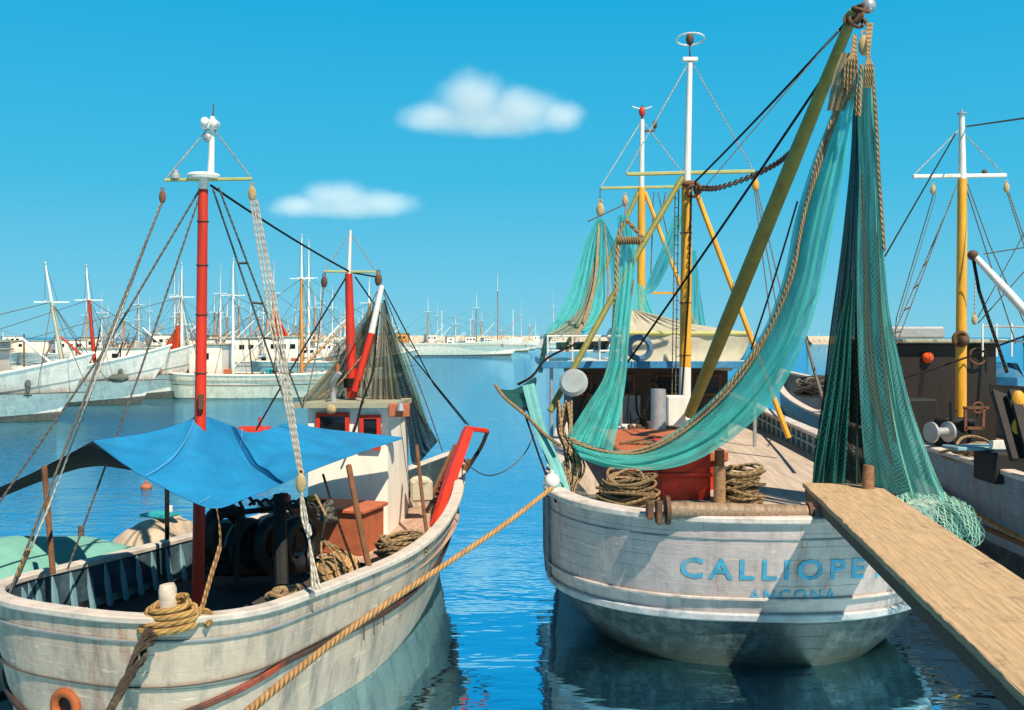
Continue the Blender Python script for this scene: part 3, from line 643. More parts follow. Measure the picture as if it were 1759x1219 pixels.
for i, (x, y, d_, m_) in enumerate(((1082, 700, 17.3, 'white'), (1098, 712, 17.0, 'iron'), (1072, 716, 16.8, 'brown'), (1008, 700, 16.5, 'white'), (1022, 712, 16.2, 'fargrey'), (1035, 716, 16.5, 'turq'), (1205, 690, 17.6, 'terra'), (1215, 684, 17.8, 'turq'))):
    c = A(x, y, d_); w_ = rr.uniform(.22, .42); h_ = rr.uniform(.25, .5); c.z = 1.49 + h_ / 2
    mb = MB().box(c, (w_, .35, h_), rz=rr.uniform(-.5, .5), bev=.02).box(c + Vector((0, 0, h_ / 2 + .015)), (w_ * .9, .32, .03), rz=rr.uniform(-.2, .2), bev=.008)
    tag(mb.build('fish_box', M[m_], org=c, smooth=False), ('white', 'rusty', 'brown', 'chalky white', 'dark grey', 'turquoise', 'reddish', 'blue-green')[i] + ' box standing before the trawler wheelhouse' + (', by the mast foot', ', left of the hatch', ', right of the vent pipe')[0 if i > 5 else 1 if i > 2 else 2], 'box', 'boxes on the trawler deck')
gm = MB()
for i in range(26):
    a = A(rr.uniform(1000, 1180), rr.uniform(640, 720), rr.uniform(17, 19)); b = a + Vector((rr.uniform(-.3, .3), rr.uniform(-.2, .2), rr.uniform(-.9, -.2))); gm.tube(spline([a, (a + b) / 2 + Vector((rr.uniform(-.1, .1), 0, 0)), b], 5), rr.choice((.012, .02, .03)), 5)
tag(gm.build('hanging_lines', R_dk, org=A(1090, 700, 18)), 'tangle of dark lines and gear under the wheelhouse canopy of the trawler', 'ropes', None, 'stuff')
hm_ = MB(); rr = random.Random(27)
for i in range(9):
    a = A(rr.uniform(1050, 1110), rr.uniform(742, 765), 13.6); b = A(rr.uniform(1170, 1245), rr.uniform(728, 760), 14.6); a.z = b.z = 2.04; m_ = (a + b) / 2 + Vector((rr.uniform(-.2, .2), rr.uniform(-.4, .4), .0)); hm_.tube(spline([a, m_, b], 10), rr.choice((.010, .014, .018)), 5)
tag(hm_.build('loose_ropes', R_tan, org=(2.1, 14.4, 2.03)), 'loose thin ropes strewn over the red hatch lid of the trawler', 'ropes', None, 'stuff')
# foremast
d = 27
m2 = mast(tr, None, [(A(1101, 600, d), A(1102, 322, d), .115, .10, M['yellow'], 'foremast'), (A(1102, 322, d), A(1103, 205, d), .075, .06, M['white'], 'fore_topmast'), (A(1103, 205, d), A(1103, 180, d), .03, .02, M['iron'], 'fore_aerial')])
MB().beam(A(1032, 323, d), A(1190, 320, d), .09, .07, bev=.01).build('fore_crosstree', M['olive2'], m2, smooth=False)
MB().ball(A(1103, 192, d), .09, (1, 1, 1.6)).build('masthead_lamp', M['redbox'], m2)
mb = MB().tube([A(1086, 183, d), A(1095, 186, d), A(1103, 187, d), A(1112, 186, d), A(1120, 183, d)], .02, 5); mb.build('wind_vane', M['white'], m2)
mb = MB().beam(A(1104, 225, d), A(1125, 224, d), .05, .05).ball(A(1125, 214, d), .08, (.8, .8, 1.5)); mb.build('lamp_arm', M['iron'], m2)
mb = MB()
for x in (1032, 1190): mb.tube([A(1103, 206, d), A(x, 321, d)], .016, 5)
mb.build('fore_stays', R_wh, m2)
MB().tube([A(1096, 330, d), A(1030, 480, d - .7), A(975, 590, d - 1.5)], .06, 8).build('fore_port_leg', M['olive'], m2)
MB().tube([A(1108, 330, d), A(1165, 480, d - .5), A(1200, 575, d - 1)], .055, 8).build('fore_starboard_leg', M['yellow'], m2)
MB().beam(A(1120, 503, d - 1), A(1165, 503, d - 1), .06, .06).build('brace', M['yellow'], m2, smooth=False)
block(m2, A(1031, 360, d), .2, M['cork'])
for (a, b) in (((1123, 330), (1118, 470)), ((1130, 330), (1150, 420)), ((1143, 330), (1135, 380)), ((1031, 325), (1031, 352))): rope('halyard', [A(*a, d), A(*b, d)], .016, R_gr, m2)
MB().tube([A(1078, 572, 19), A(1292, 573, 19)], .05, 10).build('awning_boom', M['olive2'], tr)

# loose gear on the trawler
aw = MB(); drape(aw, [A(1076, 574, 19), A(1074, 600, 19), A(1080, 622, 18.9)], [A(1290, 574, 19), A(1280, 605, 19), A(1256, 637, 18.9)], 2, .03, 50, 14, seed=2, uv=(1, 1))
tag(aw.build('canvas_awning', M['cream'], thick=.01, org=A(1180, 600, 19)), 'cream canvas hanging below the pale boom over the trawler wheelhouse', 'awning')
a1 = MB(); drape(a1, [A(1085, 532, 21), A(1080, 555, 20), A(1077, 572, 19.1)], [A(1095, 533, 21.2), A(1190, 556, 20.5), A(1288, 571, 19.2)], 6, .08, 40, 14, seed=5)
tag(a1.build('canvas_cover', M['cream'], thick=.01, org=A(1150, 560, 20)), 'cream cloth sloping up from the pale boom towards the thin foremast of the trawler', 'canvas')
for cx_, cy_, d_, R_, n_, sd_, lab in ((1078, 868, 11.35, .34, 46, 1, 'big heap of tan rope left of the red box on the trawler stern'), (1274, 858, 11.9, .25, 34, 2, 'smaller coil of tan rope right of the wooden bitt on the trawler stern')):
    p = A(cx_, cy_, d_); p.z = 1.48; mb = coil(MB(), p, R_, .016, n_, .40 if sd_ == 1 else .42, sd_, .16, .8); tag(mb.build('rope_coil', R_tan, org=p), lab, 'rope coil', 'rope coils on the trawler')
p = A(948, 826, 11.15); tag(MB().ball(p, .09, (1, 1, 1)).cyl(p + Vector((0, 0, .07)), p + Vector((0, 0, .12)), .025).build('fender', mat('fender_white', (.72, .70, .62), .5, .15, 5, .1), org=p), 'round white fender on the trawler quarter where the orange rope is made fast', 'fender')
st = thing('rope_bundle', A(985, 850, 11.6), 'bundle of tan and dark ropes hanging in strands at the port quarter of the trawler', 'rope')
rr = random.Random(5)
for k in range(16):
    x0 = 962 + rr.uniform(-6, 22); x1 = 968 + k * 2.2; mt = R_tan if k % 3 else R_dk
    rope('strand', spline([A(x0, 700 + rr.uniform(-12, 8), 12.6), A(x0 + rr.uniform(-8, 8), 745, 12.3), A(x1 + rr.uniform(-4, 6), 800, 12.0), A(976 + rr.uniform(-5, 8), 852, 11.7)], 6), .014, mt, st)
mb = MB(); drape(mb, [A(852, 664, 13), A(872, 690, 12.9), A(905, 706, 12.8), A(908, 700, 12.8)], [A(856, 668, 13.3), A(885, 668, 13.2), A(918, 648, 13.2), A(922, 655, 13)], 2, .02, 14, 20, seed=1)
pf = tag(mb.build('net_scrap', net_mat('net_darkgreen', (.015, .10, .09), .93, .2, 34), org=A(880, 680, 13)), 'small dark green net stretched out from the port side of the trawler over open water', 'net')
bm_ = thing('outrigger', A(985, 860, 11.5), 'thin lashed pole and tan ropes reaching out to the dark green net scrap', 'pole')
rope('outer_rope', spline([A(850, 660, 13), A(868, 684, 12.9), A(905, 715, 12.6), A(935, 745, 12.3), A(962, 765, 12)], 8), .022, R_tan, bm_); rope('upper_rope', spline([A(890, 660, 13.2), A(915, 645, 13.4), A(940, 615, 14.5), A(990, 590, 16)], 8), .018, R_dk, bm_)
rope('down_line', [A(898, 700, 12.8), A(925, 780, 12.2), A(955, 862, 11.4)], .014, R_dk, bm_); rope('down_line', [A(905, 700, 12.8), A(940, 790, 12.2), A(984, 866, 11.4)], .014, R_dk, bm_)
mb = MB(); drape(mb, [A(897, 662, 13), A(918, 740, 12.4), A(945, 800, 12), A(962, 858, 11.5)], [A(918, 658, 13), A(938, 735, 12.4), A(965, 800, 12), A(985, 858, 11.5)], 2, .03, 14, 30, seed=4)
tag(mb.build('net_strip', mat('pale_teal_canvas', (.13, .38, .38), .8, .2, 4, .2), org=A(985, 858, 11.5)), 'narrow pale teal strip of cloth running down to the port quarter rail of the trawler', 'cloth')

# ---- nets
sw = thing('fishing_net', A(1468, 100, 11.4), 'long teal net swagged from the derrick head across the red hatch to the port side', 'fishing net', 'teal fishing nets')
outer = [A(1456, 100, 11.5), A(1436, 180, 11.5), A(1402, 270, 11.5), A(1372, 370, 11.5), A(1352, 470, 11.5), A(1318, 560, 11.6), A(1270, 635, 11.7), A(1215, 695, 11.8), A(1155, 745, 11.9), A(1095, 772, 12), A(1035, 772, 12), A(978, 752, 12)]
inner = [A(1474, 104, 11.3), A(1464, 200, 11.2), A(1448, 300, 11.1), A(1428, 400, 11.1), A(1408, 500, 11.1), A(1380, 590, 11.1), A(1336, 674, 11.2), A(1270, 745, 11.3), A(1198, 788, 11.4), A(1120, 808, 11.5), A(1055, 804, 11.6), A(1000, 788, 11.8)]
mb = MB(); drape(mb, outer, inner, 1.7, .05, 60, 140, seed=3, bulge=.12, cross=.012); mb.build('netting', TEAL, sw)
mb = MB(); drape(mb, [p + Vector((.03, .25, -.02)) for p in outer], [p + Vector((-.06, .22, .03)) for p in inner], 2.6, .06, 50, 120, seed=13); mb.build('netting_back_fold', TEALT, sw)
rr = random.Random(8)
for k in range(3):
    o2 = spline([at(outer, i / 11).lerp(at(inner, i / 11), .03 + .035 * k) + Vector((rr.uniform(-.02, .02), -.10, rr.uniform(-.02, .02))) for i in range(12)], 10); rope('head_rope', o2, .016 if k else .021, (R_tan, R_gr, R_tan)[k], sw, 7)
mb = MB(); drape(mb, [A(1446, 90, 11.35), A(1432, 130, 11.35), A(1420, 190, 11.4)], [A(1474, 92, 11.3), A(1470, 130, 11.2), A(1452, 190, 11.25)], 3, .05, 20, 16, seed=3); mb.build('bunched_cordage', net_mat('net_tan', (.42, .32, .17), .95, .2, 24), sw)
for k in range(5): rope('head_lashing', spline([A(1450 + k * 5, 150 + k * 12, 11.25), A(1452 + k * 5, 110, 11.2), A(1462 + k * 2, 92, 11.25), A(1466 + k, 60, 11.4)], 6), .012, R_tan, sw)
mb = MB(); drape(mb, [A(1060, 345 + 25, 13.6), A(1063, 450, 13.6), A(1052, 560, 13.2), A(1040, 640, 13), A(1005, 700, 12.6), A(972, 750, 12.2)], [A(1082, 370, 13.6), A(1092, 450, 13.6), A(1082, 560, 13.2), A(1076, 640, 13), A(1066, 710, 12.5), A(1052, 775, 12.1)], 3, .07, 40, 80, seed=6, bulge=.06); 
s2 = thing('fishing_net', A(1075, 360, 13.6), 'narrow teal net column hanging below the port end of the mainmast crosstree', 'fishing net', 'teal fishing nets'); mb.build('netting', TEAL, s2)
for pts_, r_ in (([(1066, 400), (1058, 480), (1050, 600), (1036, 660)], .022), ([(1088, 480), (1076, 600), (1062, 650), (1030, 690), (1000, 735)], .012), ([(1072, 380), (1062, 410), (1058, 500), (1053, 620)], .028)): rope('edge_rope', spline([A(x, y, 13.4) for x, y in pts_], 8), r_, R_tan, s2)
mb = MB(); mb.tube([A(1058, 414, 13.4), A(1106, 411, 13.4)], .035, 8); mb.tube([A(1075, 376, 13.4), A(1104, 408, 13.4)], .028, 8)
for k in range(10): mb.torus(A(1062 + k * 4, 413, 13.4), .045, .014, (1, 0, .1), 10, 5)
mb.build('spreader_bar', R_tan, s2); rope('hoist_line', [A(1075, 350, 16), A(1075, 378, 13.6)], .014, R_tan, s2)
fn_ = thing('fishing_net', A(1030, 368, 26), 'wide teal net tent hanging from the port end of the foremast crosstree', 'fishing net', 'teal fishing nets')
mb = MB(); drape(mb, [A(1026, 374, 26), A(1003, 420, 25), A(978, 500, 22.5), A(955, 545, 20.5), A(934, 576, 19)], [A(1034, 374, 26), A(1040, 420, 25), A(1040, 500, 23), A(1030, 550, 21), A(1000, 575, 19.5)], 5, .12, 46, 50, seed=7); mb.build('netting', TEAL, fn_)
mb = MB(); drape(mb, [A(1030, 378, 26), A(1045, 430, 25), A(1052, 500, 23), A(1056, 560, 20)], [A(1036, 376, 26), A(1058, 420, 25), A(1072, 500, 23), A(1080, 560, 20)], 3, .1, 24, 40, seed=8); mb.build('netting_fold', TEALT, fn_)
mb = MB(); drape(mb, [A(1022, 440, 24.5), A(1000, 520, 22), A(970, 555, 20), A(938, 574, 18.8)], [A(1030, 440, 24.5), A(1022, 500, 22.4), A(1008, 555, 20.4), A(985, 576, 19)], 3, .08, 24, 40, seed=9); mb.build('cream_lining', CREAMN, fn_)
rope('edge_rope', spline([A(1029, 380, 26), A(1022, 480, 23), A(1003, 550, 20), A(975, 600, 18)], 8), .035, R_tan, fn_); rope('edge_rope', spline([A(1038, 380, 26), A(1045, 480, 23), A(1040, 540, 21)], 8), .02, R_tan, fn_)
g = thing('fishing_net', A(1165, 380, 26), 'teal net pulled diagonally from the mainmast head down to the foot of the foremast', 'fishing net', 'teal fishing nets')
mb = MB(); drape(mb, [A(1160, 365, 24), A(1135, 430, 24.2), A(1112, 485, 24.5), A(1104, 505, 24.5)], [A(1173, 372, 24), A(1155, 440, 24.2), A(1130, 492, 24.5), A(1114, 505, 24.5)], 2, .06, 16, 30, seed=10); mb.build('netting', TEAL, g)
mb = MB(); drape(mb, [A(1092, 485, 24), A(1088, 530, 22.5), A(1084, 560, 21)], [A(1104, 490, 24), A(1130, 545, 22.5), A(1180, 568, 21)], 4, .08, 30, 24, seed=11); mb.build('netting_lower', TEAL, g)
mb = MB(); drape(mb, [A(1188, 430, 22), A(1186, 500, 21.5), A(1184, 565, 21)], [A(1196, 430, 22), A(1203, 500, 21.5), A(1213, 568, 21)], 3, .06, 16, 24, seed=12)
tag(mb.build('net_strip', TEALT, org=A(1195, 430, 22)), 'thin sheer teal net strip hanging just right of the yellow mainmast', 'net')
mb = MB(); drape(mb, [A(1240, 582, 20), A(1243, 610, 20), A(1246, 632, 20)], [A(1290, 578, 20), A(1280, 612, 20), A(1272, 632, 20)], 4, .08, 24, 16, seed=21)
tag(mb.build('net_strip', TEALT, org=A(1260, 582, 20)), 'sheer teal net hanging at the starboard end of the awning boom', 'net')
mb = MB(); drape(mb, [A(936, 574, 18.6), A(928, 610, 18.3), A(924, 640, 18)], [A(950, 574, 18.4), A(940, 600, 18.2), A(932, 640, 18)], 2, .05, 16, 20, seed=22)
tag(mb.build('net_strip', net_mat('net_deep_teal', (.01, .14, .14), .9, .3, 34), org=A(936, 574, 18.6)), 'deep teal net bundled over the port corner of the wheelhouse roof rail', 'net')
mb = MB(); drape(mb, [A(955, 588, 18.8), A(955, 600, 18.8)], [A(1050, 585, 19), A(1040, 606, 19)], 5, .1, 24, 8, seed=23)
tag(mb.build('net_pile', net_mat('net_black_teal', (.015, .06, .055), .95, .2, 30), org=A(1000, 600, 19)), 'dark green net piled behind the white railing on the wheelhouse roof', 'net')

# the great hanging net
vn = thing('fishing_net', A(1478, 110, 11), 'tall teal and black net hanging straight down in folds to the gangplank end', 'fishing net', 'teal fishing nets')
def dd(y): return 11.25 + (y - 100) / 750 * .55
mb = MB(); Lf = [(1466, 150), (1462, 260), (1453, 360), (1443, 450), (1428, 560), (1413, 680), (1398, 780), (1393, 833)]; Rt = [(1488, 150), (1493, 260), (1500, 360), (1507, 450), (1516, 560), (1530, 680), (1548, 780), (1562, 838)]
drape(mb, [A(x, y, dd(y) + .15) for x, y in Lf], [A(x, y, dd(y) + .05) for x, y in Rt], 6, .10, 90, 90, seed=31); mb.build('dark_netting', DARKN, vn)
mb = MB(); drape(mb, [A(x, y, dd(y) - .02) for x, y in ((1460, 480), (1440, 560), (1422, 660), (1402, 770), (1394, 833))], [A(x, y, dd(y) - .05) for x, y in ((1466, 480), (1464, 560), (1462, 660), (1455, 770), (1450, 833))], 3, .07, 44, 60, seed=32); mb.build('left_fold', net_mat('net_deepgreen', (.012, .14, .13), .9, .3, 24, .2, (14, .5), .3, (.008, .05, .045), (.10, .36, .32)), vn)
E1 = [(1474, 118), (1473, 200), (1476, 300), (1473, 400), (1472, 500), (1474, 600), (1478, 700), (1484, 780), (1492, 842)]
E2 = [(1502, 118), (1506, 220), (1511, 330), (1519, 440), (1527, 530), (1541, 600), (1565, 700), (1597, 790), (1628, 862)]
mb = MB(); drape(mb, [A(x, y, 11.32 - .0003 * (y - 100)) for x, y in E1], [A(x, y, 11.2 - .00105 * (y - 100)) for x, y in E2], 2.3, .055, 90, 130, seed=34, bulge=.08, cross=.006); mb.build('broad_fold', TEAL2, vn)
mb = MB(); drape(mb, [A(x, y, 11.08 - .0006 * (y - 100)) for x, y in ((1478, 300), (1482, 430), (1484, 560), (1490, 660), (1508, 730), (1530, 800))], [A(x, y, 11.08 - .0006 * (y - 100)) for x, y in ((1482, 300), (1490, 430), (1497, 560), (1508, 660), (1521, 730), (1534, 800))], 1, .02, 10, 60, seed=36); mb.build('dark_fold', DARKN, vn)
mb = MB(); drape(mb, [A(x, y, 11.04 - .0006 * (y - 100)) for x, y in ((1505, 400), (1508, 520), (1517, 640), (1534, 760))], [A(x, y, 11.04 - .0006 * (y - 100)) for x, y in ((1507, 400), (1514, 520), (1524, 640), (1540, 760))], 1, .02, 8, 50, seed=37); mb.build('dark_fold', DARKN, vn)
S1 = [(1530, 850, 10.45), (1545, 866, 10.3), (1572, 872, 10.2), (1590, 884, 10.1), (1606, 905, 10.0), (1622, 932, 9.95), (1640, 938, 9.95)]; S2 = [(1622, 846, 10.35), (1640, 856, 10.25), (1660, 864, 10.1), (1676, 878, 10.0), (1688, 898, 9.95), (1692, 920, 9.95), (1680, 938, 9.95)]
OPEN = net_mat('net_open', (.20, .50, .42), .16, .5, 17, .2, (7, 3), .3, (.06, .28, .24), (.50, .72, .58))
mb = MB(); drape(mb, [A(*q) for q in S1], [A(*q) for q in S2], 2, .04, 40, 50, seed=38, cross=.015); mb.build('spill', OPEN, vn)
mb = MB(); drape(mb, [A(x, y, d_ + .12) for x, y, d_ in S1[:6]], [A(x - 6, y - 2, d_ + .15) for x, y, d_ in S2[:6]], 3, .05, 40, 50, seed=39, cross=.02); mb.build('spill_back', OPEN, vn)
rope('edge_rope', spline([A(1497, 112, 11), A(1505, 200, 11), A(1510, 300, 10.95), A(1519, 430, 10.85)], 8), .018, R_tan, vn); rope('edge_rope', spline([A(1480, 110, 10.95), A(1476, 200, 10.9)], 8), .02, R_tan, vn)
for k in range(4): rope('head_lashing', spline([A(1486 + k * 4, 150, 10.95), A(1487 + k * 4, 115, 10.9), A(1490 + k, 95, 11.1), A(1489 + k * 3, 40, 11.4)], 6), .013, R_tan, vn)
block(vn, A(1484, 78, 11.3), .12, M['cork'])
for z_ in (1460, 1500): pass

# ================================================================ mooring rope
mp_ = spline([A(948, 838, 11.1), A(868, 900, 10.3), A(770, 966, 9.3), (A(665, 1036, 8.2)), A(560, 1112, 7.1), A(430, 1219, 5.7), A(330, 1315, 4.6), Vector((-1.9, 3.6, 1.86))], 16)
tag(rope('mooring_rope', mp_, .028, R_or, None, 10, org=mp_[0]), 'thick orange mooring rope running from the trawler quarter across the nearest boat side', 'rope')
tag(rope('mooring_line', spline([A(918, 745, 13), A(900, 780, 12.6), A(868, 808, 12.2), A(835, 816, 12.6), A(806, 800, 13.6), A(797, 786, 14.6)], 8), .008, R_gr, None, 5, org=A(918, 745, 13)), 'thin slack line sagging over the water between the red-stemmed bow and the trawler', 'rope')

# ================================================================ the boat with the red masts
PL = mkhull(X0=-3.70, Y0=8.075, hd=.386, L=7.76, B=2.91, a=1.05, zs=1.254, zm=1.162, zb=1.78, n=1.9, n0=1.25, wl=.74, ow=.28, rake=1.0, zk=-.5, e=.72)
fb = thing('fishing_boat', (-3.7, 8.1, 0), 'weathered white wooden fishing boat with red masts and a small white cabin, nearest at left', 'fishing boat')
hl = hull_mesh(PL, 100, 22).build('hull', hull_mat('hull_weathered', (.54, .445, .36), (.05, .05, .04), .30, 12, (.20, .19, .17), .85), fb)
rail_mesh(PL, 1, .15, .06, .03).build('cap_rail', mat('rail_pale', (.55, .50, .45), .65, .2, 5, .2, (.2, .22, .22), .5), fb)
rail_mesh(PL, lambda u: .69 - .30 * max(0, 1 - abs(u - .0) / .36) ** 1.3, .05, .055, .035, nu=140).build('rub_rail', mat('rub_rail_redbrown', (.05, .03, .025), .6, .3, 3, .2, (.40, .06, .02), .85), fb)
rail_mesh(PL, .90, .04, .022, .018).build('upper_moulding', M['grey'], fb)
inner_mesh(PL, .36, .10).build('bulwark_lining', mat('lining_blue', (.025, .055, .075), .7, .3, 5, .2, (.12, .2, .24), .5), fb)
def sub_deck(P, z0, z1, u0, u1, n=30, off=.05):
    mb = MB(); rings = []; uvs = []
    for i in range(n + 1):
        k = i / n; u = u0 + (u1 - u0) * k; a = hp(P, -u, 1, off); b = hp(P, u, 1, off); z = z0 + (z1 - z0) * k; a.z = b.z = z
        rings.append([a.lerp(b, j / 6) for j in range(7)]); uvs.append([(j / 6 * 2, k * 5) for j in range(7)])
    return mb.loft(rings, False, False, uvs)
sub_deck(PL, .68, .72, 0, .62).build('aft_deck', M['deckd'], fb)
sub_deck(PL, .90, 1.05, .62, .995).build('foredeck', wood_mat('foredeck_boards', (.50, .33, .25), (.30, .19, .14), (14, 1, 1), .85, 2), fb)
for i in range(16):
    for sd_ in (1, -1):
        u = .30 + i * .022; a = hp(PL, u * sd_, 1, .08); b = hp(PL, u * sd_, 1, .16); MB().beam((b.x, b.y, .70), (a.x, a.y, a.z - .04), .035, .07, up=(0, 1, 0)).build('bulwark_frame', M['bluer'], fb, smooth=False)
# stem post
MB().tube([A(750, 905, 13.2), A(776, 815, 13.9), A(804, 738, 14.6)], [.105, .10, .09], 4).build('stem_post', M['red'], fb, smooth=False)
MB().beam(A(799, 735, 14.6), A(838, 740, 14.9), .05, .07, bev=.01).build('stem_bracket', M['red'], fb, smooth=False)
rope('stem_chain', spline([A(838, 740, 15.3), A(826, 768, 15.2), A(806, 800, 15), A(795, 815, 14.9)], 8), .03, R_dk, fb)
# cabin
def prism(mb, base, z0, z1):
    return mb.loft([[Vector((x, y, z0)) for x, y in base], [Vector((x, y, z1)) for x, y in base]], True, True)
CB = [(-2.62, 12.72), (-1.60, 12.75), (-1.46, 13.95), (-2.0, 13.95)]
cab = prism(MB(), CB, .85, 2.60).build('cabin', mat('cabin_white', (.90, .86, .76), .55, .08, 4, .12, (.42, .33, .2), .4, streak=True), fb, smooth=False)
RB = [(-2.82, 12.58), (-1.46, 12.60), (-1.34, 14.08), (-2.1, 14.08)]
prism(MB(), RB, 2.60, 2.665).build('cabin_roof', M['roof'], cab, smooth=False)
def win(x0, x1, y0, y1, d, nm='cabin_window'):
    a, b = A(x0, y1, d), A(x1, y0, d); c = (a + b) / 2; w, h = b.x - a.x, b.z - a.z; mb = MB(); y = c.y
    t = .05
    for (cx, cz, ww, hh_) in ((c.x, c.z + h / 2 - t / 2, w, t), (c.x, c.z - h / 2 + t / 2, w, t), (c.x - w / 2 + t / 2, c.z, t, h - 2 * t), (c.x + w / 2 - t / 2, c.z, t, h - 2 * t)): mb.box((cx, y, cz), (ww, .05, hh_))
    f = mb.build(nm, M['red'], fb, smooth=False); MB().box((c.x, y + .008, c.z), (w - 2 * t + .002, .02, h - 2 * t + .002)).build('pane', M['glass'], f, smooth=False)
win(543, 600, 708, 768, 12.70); win(618, 654, 712, 772, 12.71)
MB().ball(A(569, 702, 12.62), .075, (1, .8, 1)).build('cabin_lamp', M['cork'], fb)
sb = MB().box(A(686, 704, 12.6), (.26, .14, .17), bev=.01).build('side_light_board', M['terra'], fb, smooth=False); MB().cyl(A(688, 705, 12.48), A(688, 692, 12.48), .05, .03).build('side_light', M['steel'], sb)
MB().tube(spline([A(573, 690, 12.9), A(571, 668, 12.9), A(573, 655, 12.85), A(583, 640, 12.8)], 6), .04, 10).build('exhaust_pipe', M['steel'], fb); MB().cyl(A(580, 648, 13.2), A(580, 625, 13.2), .03).build('roof_pipe', M['terra'], fb)
# hatch box forward of the tarp
hc = MB().box((-2.15, 12.15, 1.16), (.98, .62, .50), rz=-.30, bev=.015).build('engine_hatch', M['terra'], fb, smooth=False)
MB().box((-2.15, 12.15, 1.43), (1.06, .70, .05), rz=-.30, bev=.012).build('hatch_lid', mat('lid_orange', (.46, .13, .055), .7, .2, 6, .2, (.25, .1, .06), .4), hc, smooth=False)
# main mast
d = 9.8
mm = mast(fb, None, [(A(340, 1035, d), A(349, 325, d), .062, .048, M['red'], 'main_mast'), (A(349, 325, d), A(350, 303, d), .05, .045, M['white'], 'mast_collar'), (A(362, 302, d), A(365, 200, d), .034, .024, M['white'], 'topmast'), (A(366, 200, d), A(367, 178, d), .008, .005, M['iron'], 'topmast_spike')])
MB().lathe(A(350, 302, d), [(.02, -.03), (.15, -.03), (.16, 0), (.15, .02), (.02, .025)], 18).build('mast_platform', M['white'], mm)
MB().beam(A(283, 309, d), A(433, 307, d), .035, .03, bev=.006).build('crosstree', M['olive2'], mm, smooth=False)
MB().box(A(360, 217, d), (.15, .1, .06), bev=.01).build('light_bracket', M['white'], mm, smooth=False)
for x, y in ((354, 209), (369, 212)):
    b = MB().lathe(A(x, y, d - .03), [(.02, -.06), (.038, -.05), (.038, .05), (.03, .055)], 12, (0, -1, 0)).build('mast_light', M['white'], mm); 
MB().ball(A(358, 236, d), .05).cyl(A(358, 236, d), A(366, 236, d), .015).build('mast_bell', M['steel'], mm)
MB().lathe(A(302, 303, d), [(.02, -.03), (.05, -.02), (.05, .02), (.03, .03), (.03, .06), (.01, .07)], 12).build('crosstree_lamp', M['steel'], mm)
mb = MB()
for x, y in ((284, 308), (432, 306)): mb.tube([A(362, 215, d), A(x, y, d)], .008, 5)
mb.build('topmast_stays', R_wh, mm)
block(mm, A(433, 332, d), .075); block(mm, A(279, 338, d), .065, M['brown'])
mb = MB()
pb = A(517, 830, 9.0)
for dx in (-3, 0, 3, 5): mb.tube([A(434 + dx * 1.4, 342, d), A(471 + dx * 2.2, 560, 9.5), pb + Vector((dx * .004, 0, .05))], .009, 5)
mb.build('white_falls', R_wh, mm); block(mm, pb, .09, M['cork'])
mb = MB(); 
for k, (dx, ex) in enumerate(((-4, -4), (4, 2), (1, 9))): mb.tube(spline([pb - Vector((0, 0, .06)), A(523 + dx, 890, 8.95), A(532, 935, 8.9), A(541 + ex, 1012, 8.75)], 6), .011, 6)
mb.torus(A(531, 910, 8.9), .05, .012, (1, 0, .2), 14, 6, 1); mb.build('lower_tackle', R_wh, mm)
for pts_, r_, mt, s_ in (([(278, 348, d), (178, 600, 9.2), (12, 1030, 8.75)], .012, R_gr, 0), ([(276, 350, d), (80, 880, 9.0), (14, 1030, 8.8)], .010, R_wh, 0), ([(345, 322, d), (180, 600, 9.6), (-20, 890, 9.4)], .011, R_gr, 0), ([(347, 325, d), (240, 640, 9.6), (116, 978, 9.5)], .011, R_gr, 0)):
    rope('shroud', [A(*p) for p in pts_], r_, mt, mm)
rope('lashing_knot', spline([A(44, 955, 8.8), A(48, 945, 8.8), A(30, 990, 8.8)], 6), .022, R_tan, mm)
ld = [(A(366, 325, d), A(490, 690, 11.6)), (A(376, 322, d), A(520, 700, 11.4))]
mb = MB()
for a, b in ld: mb.tube([a, b], .011, 5)
for k in (.31, .49, .66, .83): mb.tube([ld[0][0].lerp(ld[0][1], k), ld[1][0].lerp(ld[1][1], k)], .013, 5)
mb.build('ratline_ladder', R_gr, mm)
rope('triatic_stay', sag(A(362, 318, d), A(600, 466, 13.2), .03), .012, R_dk, mm)
for y_ in (380, 455, 540, 640): MB().torus(A(349 - (y_ - 325) * .0125, y_, 9.8), .052 + (y_ - 325) * .00002, .007, (0, 0, 1), 18, 6).build('mast_band', M['iron'], mm)
MB().box(A(345, 690, 9.72), (.05, .05, .16), bev=.01).build('cleat', M['iron'], mm, smooth=False)
# mizzen on the cabin roof
d = 13.2
mz = mast(fb, None, [(A(605, 683, d), A(599, 470, d), .075, .05, M['red'], 'mizzen_mast'), (A(599, 470, d), A(602, 395, d), .03, .018, M['white'], 'mizzen_topmast')])
MB().beam(A(556, 466, d), A(646, 467, d), .035, .03, bev=.006).build('mizzen_crosstree', M['olive2'], mz, smooth=False)
mb = MB()
for x in (557, 646): mb.tube([A(602, 400, d), A(x, 466, d)], .007, 5)
mb.build('mizzen_stays', R_wh, mz)
bo = MB().tube([A(609, 672, d - .1), A(638, 572, d - .05)], [.05, .045], 10).build('boom', M['red'], mz); MB().tube([A(638, 572, d - .05), A(656, 490, d)], [.045, .035], 10).build('boom_white_end', M['white'], bo)
mb = MB()
for k in range(5): mb.torus(A(605, 652 + k * 3, d), .10, .016, (0, .1, 1), 16, 6)
mb.build('mast_lashing', R_dk, mz)
block(mz, A(557, 484, d), .08, M['iron']); block(mz, A(650, 480, d), .09, M['iron'])
